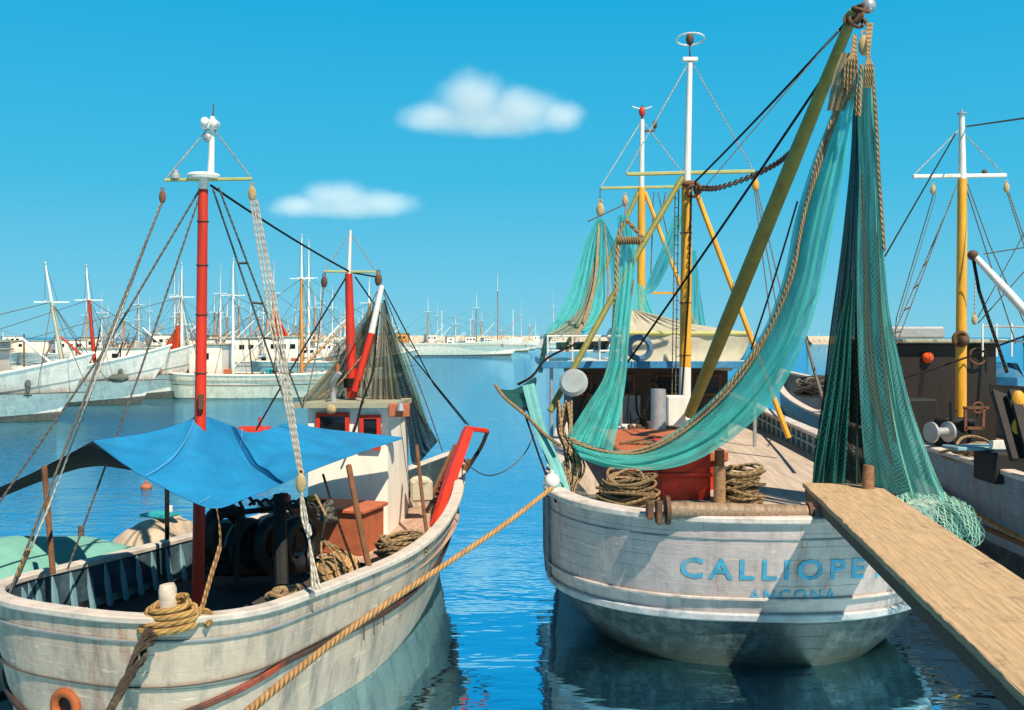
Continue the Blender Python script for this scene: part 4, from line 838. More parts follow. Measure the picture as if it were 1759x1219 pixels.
for pts_, r_, mt in (([(595, 475, d), (520, 600, 12.6), (440, 738, 12)], .011, R_dk), ([(556, 492, d), (545, 600, 12.6), (525, 690, 12)], .008, R_gr), ([(657, 490, d), (700, 640, 14), (803, 724, 15.2)], .0, R_dk), ([(610, 475, d), (690, 590, 14), (805, 730, 15.2)], .010, R_dk), ([(656, 490, d), (745, 660, 14.5), (800, 728, 15.2)], .009, R_dk), ([(655, 492, d), (735, 700, 13.6), (760, 775, 13.8)], .008, R_gr), ([(648, 500, d), (580, 640, 12.8), (560, 690, 12.7)], .008, R_gr), ([(605, 468, d), (645, 475, d)], .012, R_dk)):
    if r_: rope('stay', [A(*p) for p in pts_], r_, mt, mz)
rope('hanging_cable', spline([A(648, 560, 12.6), A(640, 640, 12.55), A(622, 690, 12.5), A(612, 730, 12.5), A(600, 760, 12.5)], 8), .014, R_dk, mz)
# bollard with its turns of rope
bp_ = A(290, 1052, 8.02); bol = MB().tube([bp_ - Vector((0, 0, .12)), bp_ + Vector((-.01, 0, .19)), bp_ + Vector((-.015, 0, .23))], [.068, .072, .058], 12).build('bollard', mat('bollard_wood', (.52, .46, .38), .8, .25, 6, .3, (.2, .15, .1), .6), fb)
rc = MB(); rr = random.Random(4); c0 = bp_ + Vector((.03, -.05, .02)); pts = []
for i in range(130):
    t = i / 130; a = t * 2 * math.pi * 4.4; R_ = .12 + .13 * t ** .7 + .018 * math.sin(a * 1.7); pts.append(c0 + Vector((R_ * math.cos(a), R_ * .55 * math.sin(a) - .02, .09 - .17 * t + .035 * math.sin(a + 1) - .05 * (math.sin(a) < 0) * t)))
rc.tube(pts, .027, 9); rc.tube(spline([c0 + Vector((.20, 0, -.02)), c0 + Vector((.27, .03, .0)), c0 + Vector((.33, .02, -.05)), c0 + Vector((.30, -.05, -.10))], 6), .024, 8)
tag(rc.build('rope_turns', R_gold, org=c0), 'golden rope wound in thick turns round the pale bollard on the near rail', 'rope')
fp = spline([A(274, 1052, 8.05), A(262, 1085, 7.85), A(238, 1130, 7.6), A(205, 1190, 7.1), A(178, 1240, 6.6), A(60, 1420, 4.6), Vector((-1.95, 3.5, 1.86))], 8)
mb = MB(); rr = random.Random(9)
for k in range(15):
    ph = rr.uniform(0, 6.28); sp_k = rr.uniform(.6, 1.6); q = []
    for i_, p in enumerate(fp):
        w_ = (.020 + .038 * math.exp(-((i_ - 12) / 7) ** 2)) * rr.uniform(.75, 1.1); q.append(p + Vector((math.cos(ph + i_ * .35 * sp_k), math.sin(ph + i_ * .3) * .5, math.sin(ph + i_ * .35 * sp_k))) * w_)
    mb.tube(q if k < 9 else q[:rr.randint(14, 26)], rr.uniform(.010, .019), 5)
tag(mb.build('frayed_line', mat('frayed_dark', (.050, .040, .028), .95, .6, 14, 1.0, (.16, .13, .08), .8, bscale=40), org=fp[0]), 'dark frayed net-wrapped line running from the bollard down over the near hull side', 'rope')
u_, v_ = find_uv(PL, 97, 1212); pt = hp(PL, u_, v_); tn = (hp(PL, u_ + .01, v_) - hp(PL, u_ - .01, v_)).normalized(); nn_ = Vector((tn.y, -tn.x, 0))
MB().torus(pt + nn_ * .03, .115, .038, nn_, 24, 10).build('hawse_ring', mat('rust_orange', (.34, .09, .025), .7, .3, 8, .3, (.15, .05, .02), .6), fb); MB().cyl(pt - nn_ * .02, pt + nn_ * .012, .10, n=20).build('hawse_hole', M['rubber'], fb)
for x in (625, 640, 655): 
    u_, v_ = find_uv(PL, x, 1090 - (x - 600) * .8); q = hp(PL, u_, v_); MB().ball(q + Vector((.01, -.01, 0)), .022, (1, 1, 1)).tube([q + Vector((.012, -.012, 0)), q + Vector((.012, -.012, -.18))], .008, 5).build('rusty_bolt', M['iron'], fb)

# loose things aboard
tp = thing('tarpaulin', A(345, 715, 9.9), 'bright blue tarpaulin stretched as an awning over the after deck of the red-masted boat', 'tarpaulin')
back = [A(160, 757, 9.4), A(250, 744, 9.7), A(315, 726, 9.85), A(345, 714, 9.9), A(385, 726, 10.4), A(430, 743, 11), A(470, 735, 11.4), A(500, 727, 11.8), A(560, 737, 12.2), A(692, 751, 12.45)]
front = [A(161, 759, 9.38), A(225, 806, 8.9), A(265, 828, 8.75), A(310, 852, 8.65), A(370, 873, 8.6), A(430, 852, 9.0), A(480, 832, 9.4), A(525, 812, 9.9), A(605, 782, 11), A(692, 753, 12.43)]
def patch(mb, Lc, Rc, nu, nv, sagz=.0, wr=.0, seed=0):
    rr = random.Random(seed); a_ = [rr.uniform(0, 6) for _ in range(8)]; Ls, Rs = spline(Lc, 6), spline(Rc, 6)
    def fn(u, v):
        p = at(Ls, v).lerp(at(Rs, v), u); e = math.sin(math.pi * u) * math.sin(math.pi * min(max(v, .0), 1)) ** .5
        return p + Vector((0, 0, -sagz * e + wr * e * (math.sin(u * 9 + v * 21 + a_[0]) + .6 * math.sin(u * 17 - v * 13 + a_[1]) + .4 * math.sin(v * 47 + u * 5 + a_[2]))))
    return mb.sheet(fn, nu, nv)
patch(MB(), back, front, 60, 140, .05, .013, 1).build('tarp_sheet', M['tarp'], tp, thick=.008)
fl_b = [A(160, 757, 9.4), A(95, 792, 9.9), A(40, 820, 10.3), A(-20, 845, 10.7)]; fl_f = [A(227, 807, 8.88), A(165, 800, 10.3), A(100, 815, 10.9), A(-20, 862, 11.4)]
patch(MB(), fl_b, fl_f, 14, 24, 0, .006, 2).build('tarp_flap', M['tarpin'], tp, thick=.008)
mb = MB()
for k0, k1 in ((.36, .33), (.14, .12), (.62, .60)):
    pass
Bs, Fs = spline(back, 6), spline(front, 6)
for v0 in (.30, .52):
    pts = [at(Bs, v0 + .0 * t).lerp(at(Fs, v0 - .12 * t), t) + Vector((0, 0, .012 - .05 * math.sin(math.pi * t) * math.sin(math.pi * v0) ** .5 + .012)) for t in [i / 20 for i in range(21)]]; mb.tube(pts, .004, 4)
mb.build('tarp_seam', mat('seam_pale', (.12, .35, .60), .8, .1, 5, 0), tp)
for pts_, r_, m_, lab, nm, cat in (
    ([(76, 800, 9.6), (83, 890, 9.5), (91, 985, 9.35)], .028, 'brown', 'brown awning pole standing on the port rail near the left edge', 'awning_pole', 'pole'),
    ([(287, 838, 10.6), (287, 926, 10.7)], .024, 'dark', 'short dark awning post on the port rail beside the pale dinghy deck', 'awning_pole', 'pole'),
    ([(599, 800, 11.0), (617, 895, 10.5), (637, 990, 9.9)], .034, 'brown', 'reddish brown pole leaning under the tarp beside the terracotta hatch', 'awning_pole', 'pole'),
    ([(716, 765, 13.2), (726, 860, 12.5), (735, 930, 11.9)], .024, 'brown', 'thin brown pole standing on the foredeck right of the white cabin', 'awning_pole', 'pole'),
    ([(372, 872, 8.6), (377, 905, 8.6), (377, 940, 8.55), (362, 990, 8.4), (346, 1048, 8.15)], .020, 'brown', None, None, None)):
    if nm: tag(MB().tube(spline([A(*p) for p in pts_], 5), r_, 8).build(nm, M[m_], org=A(*pts_[-1])), lab, cat, 'awning poles')
    else: tag(rope('tie_rope', spline([A(*p) for p in pts_], 6), [.006] * 6 + [.01] * 6 + [.02] * 13, R_or, None, 8, org=A(*pts_[0])), 'brown tie rope from the lowest tarpaulin corner down to the bollard turns', 'rope')
mb = MB(); 
for i, (x, y, d_) in enumerate(((385, 905, 10.6), (425, 930, 10.8), (470, 925, 10.9), (512, 925, 11.1))):
    c = A(x, y + 10, d_); t_ = thing('tyre', c, ('leftmost black tyre in the row under the blue tarpaulin', 'second black tyre from the left under the blue tarpaulin', 'third black tyre from the left under the blue tarpaulin', 'rightmost black tyre in the row under the blue tarpaulin')[i], 'tyre', 'old tyres under the tarpaulin')
    MB().torus(c, .24, .085, (.9, -.5, .05), 28, 12).build('tread', M['rubber'], t_)
mb = MB()
rr = random.Random(6)
for i in range(10):
    a = A(380 + i * 16, 868 + rr.uniform(-8, 8), 10.4); mb.tube(spline([a, a + Vector((.08, 0, .05)), a + Vector((.16, 0, -.05 + rr.uniform(-.08, .05)))], 5), .018, 6)
mb.tube([A(372, 885, 10.4), A(560, 862, 11)], .03, 8); mb.tube([A(480, 850, 10.6), A(484, 1005, 10.2)], .07, 8); mb.tube([A(410, 870, 10.6), A(405, 1005, 10.4)], .03, 8)
for x_ in (395, 440): mb.box(A(x_, 940, 11.2), (.4, .3, .6), bev=.04)
mb.build('deck_engine', M['dark'], fb)
for i, (x, y, m_, lab) in enumerate(((487, 858, 'redbox', 'small red crate under the tarp edge, beside the pale blue can'), (470, 872, 'bluer', 'pale blue can lying under the front edge of the blue tarpaulin'), (455, 872, 'white', 'small white can leftmost of the bits under the tarp edge'), (536, 862, 'yellow', 'yellow crate on the terracotta hatch by the white cabin'))):
    c = A(x, y, 11.3); tag(MB().box(c, (.15, .12, .11), rz=.3 * i, bev=.015).box(c + Vector((0, 0, .065)), (.10, .07, .025), rz=.3 * i, bev=.008).build('can' if i in (1, 2) else 'crate', M[m_], org=c, smooth=False), lab, 'can' if i in (1, 2) else 'crate')
# basket
bc = A(580, 984, 10.3); bc.z = 1.02
bk = thing('basket', bc, 'round wicker basket with a rope sling on the deck inside the near rail', 'basket')
MB().lathe(bc, [(.13, -.13), (.19, -.10), (.235, .0), (.235, .06), (.2, .14), (.12, .19), (.03, .21)], 22, (-.35, -.45, 1)).build('basket_body', M['wicker'], bk)
mb = MB()
for k in range(7): mb.torus(bc + Vector((-.35, -.45, 1)).normalized() * (-.10 + .045 * k), (.20, .225, .24, .243, .238, .215, .17)[k], .014, (-.35, -.45, 1), 24, 6)
mb.build('basket_bands', mat('wicker_band', (.50, .32, .14), .85, .4, 20, .5), bk)
mb = MB(); top = A(552, 925, 10.2)
for x, y in ((565, 1000), (585, 1015), (598, 1005), (612, 990)): mb.tube(spline([top, A(x - 12, 955, 10.05), A(x, y, 9.95)], 6), .012, 6)
mb.tube([top, A(560, 885, 9.9), A(542, 850, 10.2)], .014, 6); mb.build('rope_sling', R_tan, bk)
tag(coil(MB(), A(560, 895, 10.1), .10, .018, 8, .14, 11, .5).build('rope_knot', R_gr, org=A(560, 895, 10.1)), 'grey knotted rope tackle hanging above the wicker basket', 'rope')
tag(rope('rigging_line', [A(555, 815, 10.8), A(575, 880, 10.2), A(620, 1005, 9.75)], .014, R_dk, None, 6, org=A(555, 815, 10.8)), 'dark line slanting down from the tarp edge past the wicker basket', 'rope')
c = A(692, 948, 11.3); c.z = 1.0
tag(coil(MB(), c, .30, .020, 20, .16, 12, .14, .8).build('rope_coil', R_tan, org=c), 'loose tan rope coil on the foredeck of the red-masted boat', 'rope coil')
c = A(640, 1000, 9.6); 
tag(coil(MB(), A(490, 1040, 9.2) + Vector((0, 0, .05)), .16, .022, 6, .06, 15, .1).build('rope_coil', R_tan, org=A(490, 1040, 9.2)), 'small rope coil in shade beside the near rail, left of the basket', 'rope coil')
# dark frame and anchor gear in the bow
gf = thing('bow_grating', A(760, 850, 14), 'dark wooden grating leaning in the bow beside the red stem post', 'grating')
MB().beam(A(742, 852, 13.9), A(782, 765, 14.6), .05, .05).beam(A(775, 856, 13.9), A(806, 790, 14.4), .05, .05).build('grating_frame', M['brown'], gf, smooth=False)
mb = MB()
for k in range(9): mb.beam(A(742 + 4.5 * k, 852 - 9.5 * k, 13.9 + .08 * k), A(775 + 3.6 * k, 856 - 7.5 * k, 13.9 + .06 * k), .05, .02)
mb.build('grating_slats', mat('slat_grey_brown', (.12, .10, .07), .85, .3, 8, .3), gf, smooth=False)
tag(MB().box(A(724, 842, 13.6), (.30, .14, .30), rz=.2, bev=.03).ball(A(722, 826, 13.6), .15, (1, .6, .5)).build('sack', M['cream'], org=A(724, 850, 13.6)), 'pale canvas sack leaning between cabin and bow grating', 'sack')
# brown nets on the mizzen boom
n1 = thing('drying_net', A(655, 500, 13.2), 'brown and green net spread from the mizzen boom down over the cabin roof', 'fishing net', 'drying brown nets')
mb = MB(); drape(mb, [A(652, 505, 13.3), A(632, 545, 13.6), A(585, 610, 13.4), A(512, 690, 12.9)], [A(655, 505, 13.3), A(650, 560, 13.8), A(640, 620, 14), (A(636, 690, 14.0))], 6, .07, 60, 50, seed=41, ax=(.2, 1, 0)); mb.build('netting', BRN, n1)
mb = MB(); drape(mb, [A(650, 508, 13.5), A(612, 560, 14), A(570, 600, 14.3), A(560, 620, 14.3)], [A(655, 508, 13.5), A(648, 560, 14), A(636, 600, 14.2), A(620, 640, 14.2)], 7, .08, 40, 40, seed=42); mb.build('green_netting', GRNN, n1)
rope('net_rope', spline([A(655, 505, 13.2), A(640, 580, 13.2), A(590, 650, 13.1), A(545, 685, 13)], 8), .012, R_tan, n1)
n2 = thing('drying_net', A(658, 505, 13.1), 'brown and black net bundle hanging from the boom end right of the cabin', 'fishing net', 'drying brown nets')
mb = MB(); drape(mb, [A(655, 520, 13.1), A(650, 580, 13.1), A(640, 640, 13.2), A(636, 690, 13.3)], [A(660, 520, 13.1), A(668, 580, 13.1), A(680, 640, 13.2), A(690, 692, 13.3)], 5, .05, 40, 40, seed=43); mb.build('brown_fold', BRN, n2)
mb = MB(); drape(mb, [A(658, 515, 13.2), A(664, 580, 13.3), A(680, 650, 13.5), A(698, 720, 13.7), A(706, 790, 13.8), A(716, 800, 13.8)], [A(662, 515, 13.2), A(680, 580, 13.3), A(704, 650, 13.5), A(722, 700, 13.7), A(742, 740, 13.8), A(752, 758, 13.8)], 5, .06, 40, 60, seed=44); mb.build('black_fold', BLKN, n2)
mb = MB(); drape(mb, [A(662, 540, 13), A(682, 600, 13), A(700, 660, 13.1), A(715, 700, 13.3)], [A(666, 540, 13), A(692, 600, 13), A(714, 660, 13.1), A(742, 745, 13.4)], 3, .04, 24, 40, seed=45); mb.build('green_fold', GRNN, n2)

# covered dinghy on the far side
PD = mkhull(X0=-6.0, Y0=9.0, hd=.386, L=4.6, B=1.7, a=.5, zs=.80, zm=.75, zb=.95, n=2, n0=1.3, wl=.7, ow=.15, rake=.5, zk=-.25)
dg_ = thing('dinghy', (-6.0, 9.0, 0), 'small boat under a pale green cover, lying beyond the port rail at the left edge', 'dinghy')
hull_mesh(PD, 50, 8).build('hull', hull_mat('hull_dinghy', (.30, .42, .40), (.05, .06, .05), .3, 5), dg_); rail_mesh(PD, 1, .08, .05, .02).build('gunwale', M['bluer'], dg_)
def cover(P, u0, u1, top, m, nm, sharp=1, seed=0, par=None, ridge=.5):
    rr = random.Random(seed); a_ = [rr.uniform(0, 6) for _ in range(4)]
    def fn(s, t):
        u = u0 + (u1 - u0) * s; a, b = hp(P, -u, 1, -.03), hp(P, u, 1, -.03); p = a.lerp(b, t); e = (1 - abs(2 * t - 1) ** 1.6) * (math.sin(math.pi * min(1, s * 1.0 + .0)) ** .5 if sharp else 1)
        p.z += (top - p.z) * e + .02 * math.sin(t * 14 + s * 9 + a_[0]) * e + .012 * math.sin(s * 31 + t * 6 + a_[1]) - (.1 if t in (0, 1) else 0); return p
    return MB().sheet(fn, 30, 24).build(nm, m, par, thick=.006)
cover(PD, .0, .82, 1.38, M['greencover'], 'green_cover', 1, 3, dg_); cover(PD, .80, .99, 1.22, mat('cover_pale', (.50, .40, .30), .85, .2, 4, .3, (.25, .2, .15), .5), 'pale_cover', 1, 4, dg_)
MB().cyl(hp(PD, 0, 1).lerp(hp(PD, 1, 1), .9) + Vector((0, 0, .2)), hp(PD, 0, 1).lerp(hp(PD, 1, 1), .9) + Vector((0, 0, .38)), .04).build('dinghy_post', M['white'], dg_)
MB().box(hp(PD, 0, 1).lerp(hp(PD, 1, 1), .86) + Vector((0, 0, .30)), (.4, .3, .04), rz=-.386, bev=.01).build('dinghy_hatch', M['turq'], dg_, smooth=False)
p = A(590, 316 + 548, 0) if False else None
for x, y in ((252, 834), (130, 872)):
    d_ = 15.6 if x == 252 else 13.8; c = A(x, y, d_)
tag(MB().cyl((-7.2, 16.5, -.3), (-7.18, 16.5, .35), .05).build('mooring_stake', M['iron'], org=(-7.2, 16.5, 0)), 'dark stake standing in the water beyond the covered dinghy', 'stake')
c = Vector((-8.5, 23.0, .03)); tag(MB().ball(c, .13, (1, 1, .6)).cyl(c + Vector((0, 0, .05)), c + Vector((0, 0, .14)), .03).build('buoy', M['terra'], org=c), 'little reddish mooring buoy afloat left of the blue tarpaulin', 'buoy')
by = A(437, 741, 36); by.z = .1; tag(MB().box(by, (1.2, .7, .3), bev=.08).cyl(by + Vector((.2, 0, .1)), by + Vector((.2, 0, .5)), .05).build('raft', M['redbox'], org=by), 'small red float on the water just above the blue tarpaulin edge', 'float')

# ================================================================ the boat at the right edge
P3 = mkhull(X0=8.55, Y0=8.6, hd=0.0, L=23, B=4.1, a=1.6, zs=1.55, zm=1.78, zb=2.45, n=2.6, n0=1.5, wl=.8, ow=.35, rake=2.4, zk=-.5)
b3 = thing('fishing_boat', (8.55, 8.6, 0), 'grey-blue fishing boat with a dark brown wheelhouse and yellow mast at the right edge', 'fishing boat')
hull_mesh(P3, 90, 18).build('hull', hull_mat('hull_greyblue', (.22, .30, .37), (.012, .012, .012), .52, 12, (.10, .11, .12), .6), b3)
rail_mesh(P3, 1, .2, .07, .04).build('cap_rail', mat('rail3', (.60, .52, .46), .6, .2, 5, .2), b3); rail_mesh(P3, .60, .06, .06, .04).build('rub_rail', M['brown'], b3)
inner_mesh(P3, .5).build('bulwark_lining', M['grey'], b3); const_deck(P3, 1.35).build('deck', wood_mat('deck3', (.34, .27, .22), (.2, .15, .12), (16, .6, 1), .85, 1.3), b3)
w3 = MB().box((8.75, 21.3, 2.36), (2.1, 2.6, 2.05), bev=.03).build('wheelhouse', M['black'], b3, smooth=False)
MB().box((8.75, 21.25, 3.42), (2.4, 2.9, .08), bev=.02).build('wheelhouse_roof', M['roof'], w3, smooth=False); MB().box((8.6, 21.6, 3.6), (1.2, 1.2, .25), bev=.04).build('roof_box', M['steel'], w3, smooth=False)
MB().torus(A(1680, 611, 19.9), .17, .025, (0, 1, 0), 24, 8).build('porthole', M['iron'], b3)
pl_ = MB().lathe(A(1594, 614, 19.95), [(.02, -.05), (.10, -.04), (.115, 0), (.09, .06), (.02, .10)], 16, (0, -1, 0)).build('orange_lamp', M['orange'], b3)
d = 18.6
m3 = mast(b3, None, [(A(1650, 762, d), A(1653, 307, d), .105, .085, M['yellow'], 'mast'), (A(1653, 307, d), A(1652, 196, d), .07, .05, M['white'], 'topmast')])
MB().lathe(A(1652, 195, d), [(.03, -.02), (.09, -.01), (.09, .01), (.02, .02), (.015, .08)], 12).build('mast_cap', M['steel'], m3)
MB().beam(A(1568, 303, d), A(1728, 301, d), .09, .07, bev=.01).build('crosstree', M['white'], m3, smooth=False)
MB().ball(A(1691, 295, d), .05).build('crosstree_lamp', M['iron'], m3)
mb = MB()
for x in (1568, 1727): mb.tube([A(1648, 222, d), A(x, 302, d)], .011, 5)
mb.build('topmast_stays', R_wh, m3); block(m3, A(1603, 326, d), .1); block(m3, A(1729, 322, d), .1)
MB().torus(A(1650, 582, d - .1), .12, .04, (.2, 1, 0), 18, 8).ball(A(1656, 585, d - .15), .10).build('mast_winch', M['iron'], m3)
ldr = (A(1645, 315, d), A(1535, 560, 16)), (A(1643, 305, d), A(1545, 565, 16))
mb = MB(); mb.tube([A(1643, 318, d), A(1540, 590, 17)], .011, 5); mb.tube([A(1634, 345, d), A(1524, 600, 17)], .011, 5)
for k in range(7):
    t = k / 7 + .04; a = A(1643, 318, d).lerp(A(1540, 590, 17), t + .03); b = A(1634, 345, d).lerp(A(1524, 600, 17), t); mb.tube([a, b], .014, 5)
mb.build('ratline_ladder', R_gr, m3)
for pts_, r_, mt in (([(1641, 230, d), (1520, 440, 16)], .014, R_dk), ([(1603, 335, d), (1540, 545, 17), (1536, 600, 17)], .010, R_gr), ([(1608, 335, d), (1545, 545, 17)], .008, R_gr), ([(1657, 315, d), (1745, 590, 18)], .011, R_gr), ([(1662, 315, d), (1700, 420, 18), (1780, 600, 18)], .011, R_gr), ([(1730, 330, d), (1765, 440, 18)], .012, R_gr), ([(1733, 330, d), (1770, 440, 18)], .010, R_gr),
    ([(1660, 217, d), (1765, 202, 15)], .016, R_gr), ([(1690, 436, 17), (1790, 420, 17)], .012, R_gr), ([(1542, 600, 15.5), (1650, 612, 18), (1765, 520, 17)], .0, R_gr), ([(1540, 652, 15.5), (1600, 635, 17), (1665, 612, 18.4), (1765, 575, 18)], .018, R_dk), ([(1672, 445, 17), (1682, 500, 17), (1730, 640, 16.5)], .028, R_dk), ([(1680, 555, 17), (1765, 460, 17)], .010, R_gr), ([(1680, 545, 17), (1765, 390, 17)], .008, R_gr)):
    if r_: rope('stay', [A(*p) for p in pts_], r_, mt, m3)
bw = MB().tube([A(1672, 437, 17), A(1730, 500, 16.7), A(1820, 600, 16.4)], [.05, .075, .07], 10).build('boom', M['white'], m3); MB().ball(A(1671, 438, 17), .09).build('boom_head', M['iron'], bw)
rope('boom_fall', [A(1676, 445, 17), A(1674, 540, 17)], .010, R_wh, bw); block(bw, A(1674, 549, 17), .09)
mb = MB()
for z_ in (560, 585): mb.tube([A(1688, z_, 20), A(1775, z_ + 2, 19)], .02, 5)
for x_ in (1688, 1712, 1738, 1765): mb.tube([A(x_, 555, 19.8), A(x_, 612, 19.8)], .02, 5)
mb.build('roof_railing', M['white'], w3)
# winch, frames and gear on its deck
wn = MB().lathe(A(1607, 742, 15.2), [(.02, -.1), (.16, -.1), (.16, -.06), (.07, -.04), (.07, .2), (.16, .22), (.16, .26)], 16, (.9, .3, 0)).build('winch_drum', M['steel'], b3)
MB().box(A(1575, 730, 16.5), (.5, .5, .9), bev=.03).build('winch_engine', M['dark'], b3, smooth=False); mb = MB().box(A(1640, 745, 15.6), (.5, .4, .5), bev=.03).cyl(A(1634, 690, 15.3), A(1636, 752, 15.3), .03).beam(A(1620, 718, 15.3), A(1645, 705, 15.3), .03, .03)
mb.build('deck_machinery', M['dark'], b3)
mb = MB().beam(A(1658, 700, 15.2), A(1658, 740, 15.2), .04, .04).beam(A(1690, 700, 15.2), A(1688, 735, 15.2), .04, .04).beam(A(1655, 700, 15.2), A(1698, 700, 15.2), .04, .04).beam(A(1658, 735, 15.2), A(1688, 735, 15.2), .04, .04); mb.torus(A(1680, 700, 15.2), .08, .015, (0, 1, 0), 16, 6); mb.build('mast_frame', M['brown'], b3, smooth=False)
MB().box(A(1690, 768, 13.6), (1.0, .4, .05), rz=.12, bev=.01).build('deck_board', M['bluer'], b3, smooth=False); MB().box(A(1722, 764, 13.3), (.34, .04, .12), rz=-.05, bev=.008).build('name_board', M['white'], b3, smooth=False)
mb = MB().beam(A(1712, 665, 13.2), A(1748, 790, 12.6), .16, .10).beam(A(1740, 672, 13), A(1775, 800, 12.4), .12, .10).beam(A(1700, 666, 13.2), A(1790, 672, 13), .12, .10); mb.build('gallows_frame', M['dark'], b3, smooth=False)
MB().ball(A(1749, 690, 12.9), .12, (.8, .6, 1.3)).ball(A(1746, 740, 12.8), .10, (.7, .6, 1.6)).build('gallows_sheaves', M['yellow'], b3)
MB().box(A(1752, 800, 13.4), (1.0, .6, .42), bev=.03).build('dark_locker', M['dark'], b3, smooth=False)
p = A(1630, 792, 14); tag(coil(MB(), Vector((6.95, 14.6, 1.62)), .45, .022, 30, .2, 21, .15, 1.6).build('rope_coil', R_tan, org=(6.95, 14.6, 1.62)), 'heap of brown rope inside the near rail of the boat at the right edge', 'rope coil')
p = A(1408, 672, 20.5); tag(coil(MB(), p - Vector((0, 0, .1)), .45, .03, 26, .25, 22, .2, 1.6).build('net_pile', R_gr, org=p), 'grey-brown net pile on the bow of the right-hand boat, left of the great net', 'net')
tag(MB().tube(sag((6.55, 16.2, 1.35), (6.35, 10.8, .95), .12), .035, 8).build('hull_rope', R_or, org=(6.55, 16.2, 1.35)), 'brown rope looped along the side of the right-edge boat', 'rope')
MB().box(A(1722, 665, 22), (.75, 1.6, 1.1), bev=.3).build('blue_cover', M['blue'], b3)

# ================================================================ moored boats in the background (local coordinates, bow towards +y)
def harbour_boat(label, loc, hd, sc=1, L=12, B=3.4, z=(1.5, 1.4, 2.7), top=(.62, .63, .60), bot=(.12, .10, .08), vb=.30, mast_m='white', masts=((.42, 8, 'white'), ), house=(.18, .36, 1.6, 'white_far'), band=None, flare=1.0, rake=2.2, sail=None, net=True, name='moored_boat', group='moored boats across the harbour', hm=None, hawse=True, lean=0.0, boomdir=1, cat='fishing boat', wins=(0, 1, 2)):
    P = mkhull(L=L, B=B, a=B * .35, zs=z[0], zm=z[1], zb=z[2], n=2.3, n0=1.1, wl=.55, ow=.4, rake=rake, zk=-.4)
    r = thing(name, (0, 0, 0), label, cat, group)
    global HN; HN = globals().get('HN', 0) + 1
    hull_mesh(P, 44, 10).build('hull', hm or hull_mat('hull_far_%d' % HN, top, bot, vb, 7, (.25, .24, .22), .45), r)
    rail_mesh(P, 1, .14, .10, .04, nu=44).build('cap_rail', M['white_far'], r)
    if hawse:
        for sd_ in (1, -1):
            q = hp(P, .90 * sd_, .74); MB().ball(q, .13, (.7, 1, 1.6)).cyl(q + Vector((0, 0, -.1)), q + Vector((0, 0, -.6)), .045, .03).beam(q + Vector((0, -.16, -.5)), q + Vector((0, .16, -.5)), .05, .06).build('anchor', M['fargrey'], r)
    if band: rail_mesh(P, .66, .05, .045, .02, nu=44).build('rub_rail', M[band], r)
    const_deck(P, min(z) - .35, 16).build('deck', M['deckd'], r)
    if house:
        y0, y1, hz, hmn = house; c = (0, L * (y0 + y1) / 2, min(z) - .3 + hz / 2); w = B * .56
        h = MB().box(c, (w, L * (y1 - y0), hz), bev=.03).build('deckhouse', M[hmn], r, smooth=False)
        MB().box((0, c[1], c[2] + hz / 2 + .04), (w + .25, L * (y1 - y0) + .25, .08), bev=.02).build('deckhouse_roof', M['roof'], h, smooth=False)
        for sx in (-1, 1):
            for k in wins: MB().box((sx * w / 2, L * (y0 + (y1 - y0) * (.22 + .28 * k)), c[2] + hz * .18), (.05, .42, .36)).build('window', M['glass'], h, smooth=False)
    for my, mh, mm_ in masts:
        base = Vector((0, L * my, min(z) - .3)); topp = base + Vector((0, lean * mh, mh * .70)); tip = topp + Vector((0, lean * mh * .4, mh * .30))
        m_ = MB().tube([base, topp], [.11, .085], 10).build('mast', M[mm_], r); MB().tube([topp, tip], [.06, .035], 8).build('topmast', M['white'], m_)
        MB().beam(topp - Vector((.9, 0, 0)), topp + Vector((.9, 0, 0)), .07, .06).beam(topp - Vector((0, .7, 0)), topp + Vector((0, .7, 0)), .06, .05).build('crosstree', M['white'], m_, smooth=False)
        MB().ball(tip, .055, (1, 1, 1.6)).build('masthead_lamp', M['steel'], m_)
        mb = MB()
        for q in ((B * .45, L * my - .6, min(z)), (-B * .45, L * my - .6, min(z)), (B * .4, L * my + 1.2, min(z)), (-B * .4, L * my + 1.2, min(z)), (0, L * .97, z[2]), (0, .3, z[0])): mb.tube([topp, q], .018, 4)
        for sx in (-1, 1): mb.tube([tip, topp + Vector((sx * .9, 0, 0))], .012, 4)
        mb.build('rigging', R_gr, m_)
        be = base + Vector((0, boomdir * mh * .34, mh * .42)); MB().tube([base + Vector((0, 0, .6)), be], [.07, .05], 8).build('boom', M['white' if HN % 2 else mm_], m_)
        if sail:
            mb = MB(); drape(mb, [topp - Vector((0, .1, 1.6)), topp.lerp(base, .75)], [topp - Vector((0, -boomdir * .25, 1.65)), base + Vector((0, boomdir * mh * .20, mh * .16))], 4, .08, 20, 16, ax=(1, 0, 0), seed=HN); mb.build('sail', M[sail], m_)
    if net:
        rr = random.Random(HN); mb = MB()
        for k in range(6): mb.ball((rr.uniform(-.7, .7), L * rr.uniform(.48, .85), min(z) - .2), rr.uniform(.25, .55), (1, 1.3, .6), 8)
        mb.build('net_heap', M['fargrey'], r)
        for k in range(5):
            MB().box((rr.uniform(-.9, .9), L * (.08 + .19 * k), min(z) + .05), (.5, .6, .5), rz=rr.uniform(0, 1), bev=.03).build('fish_box', M[rr.choice(('steel', 'terra', 'turq', 'brown', 'blue'))], r, smooth=False)
            y_ = L * rr.uniform(.35, .85); MB().cyl((rr.uniform(-1, 1), y_, min(z) - .3), (rr.uniform(-1, 1), y_ + rr.uniform(-1.2, 1.2), min(z) + rr.uniform(1, 2.6)), .04, n=6).build('deck_pole', M[rr.choice(('steel', 'iron', 'brown', 'dark'))], r)
    r.location = loc; r.rotation_euler = (0, 0, -hd); r.scale = (sc, sc, sc)
    return r
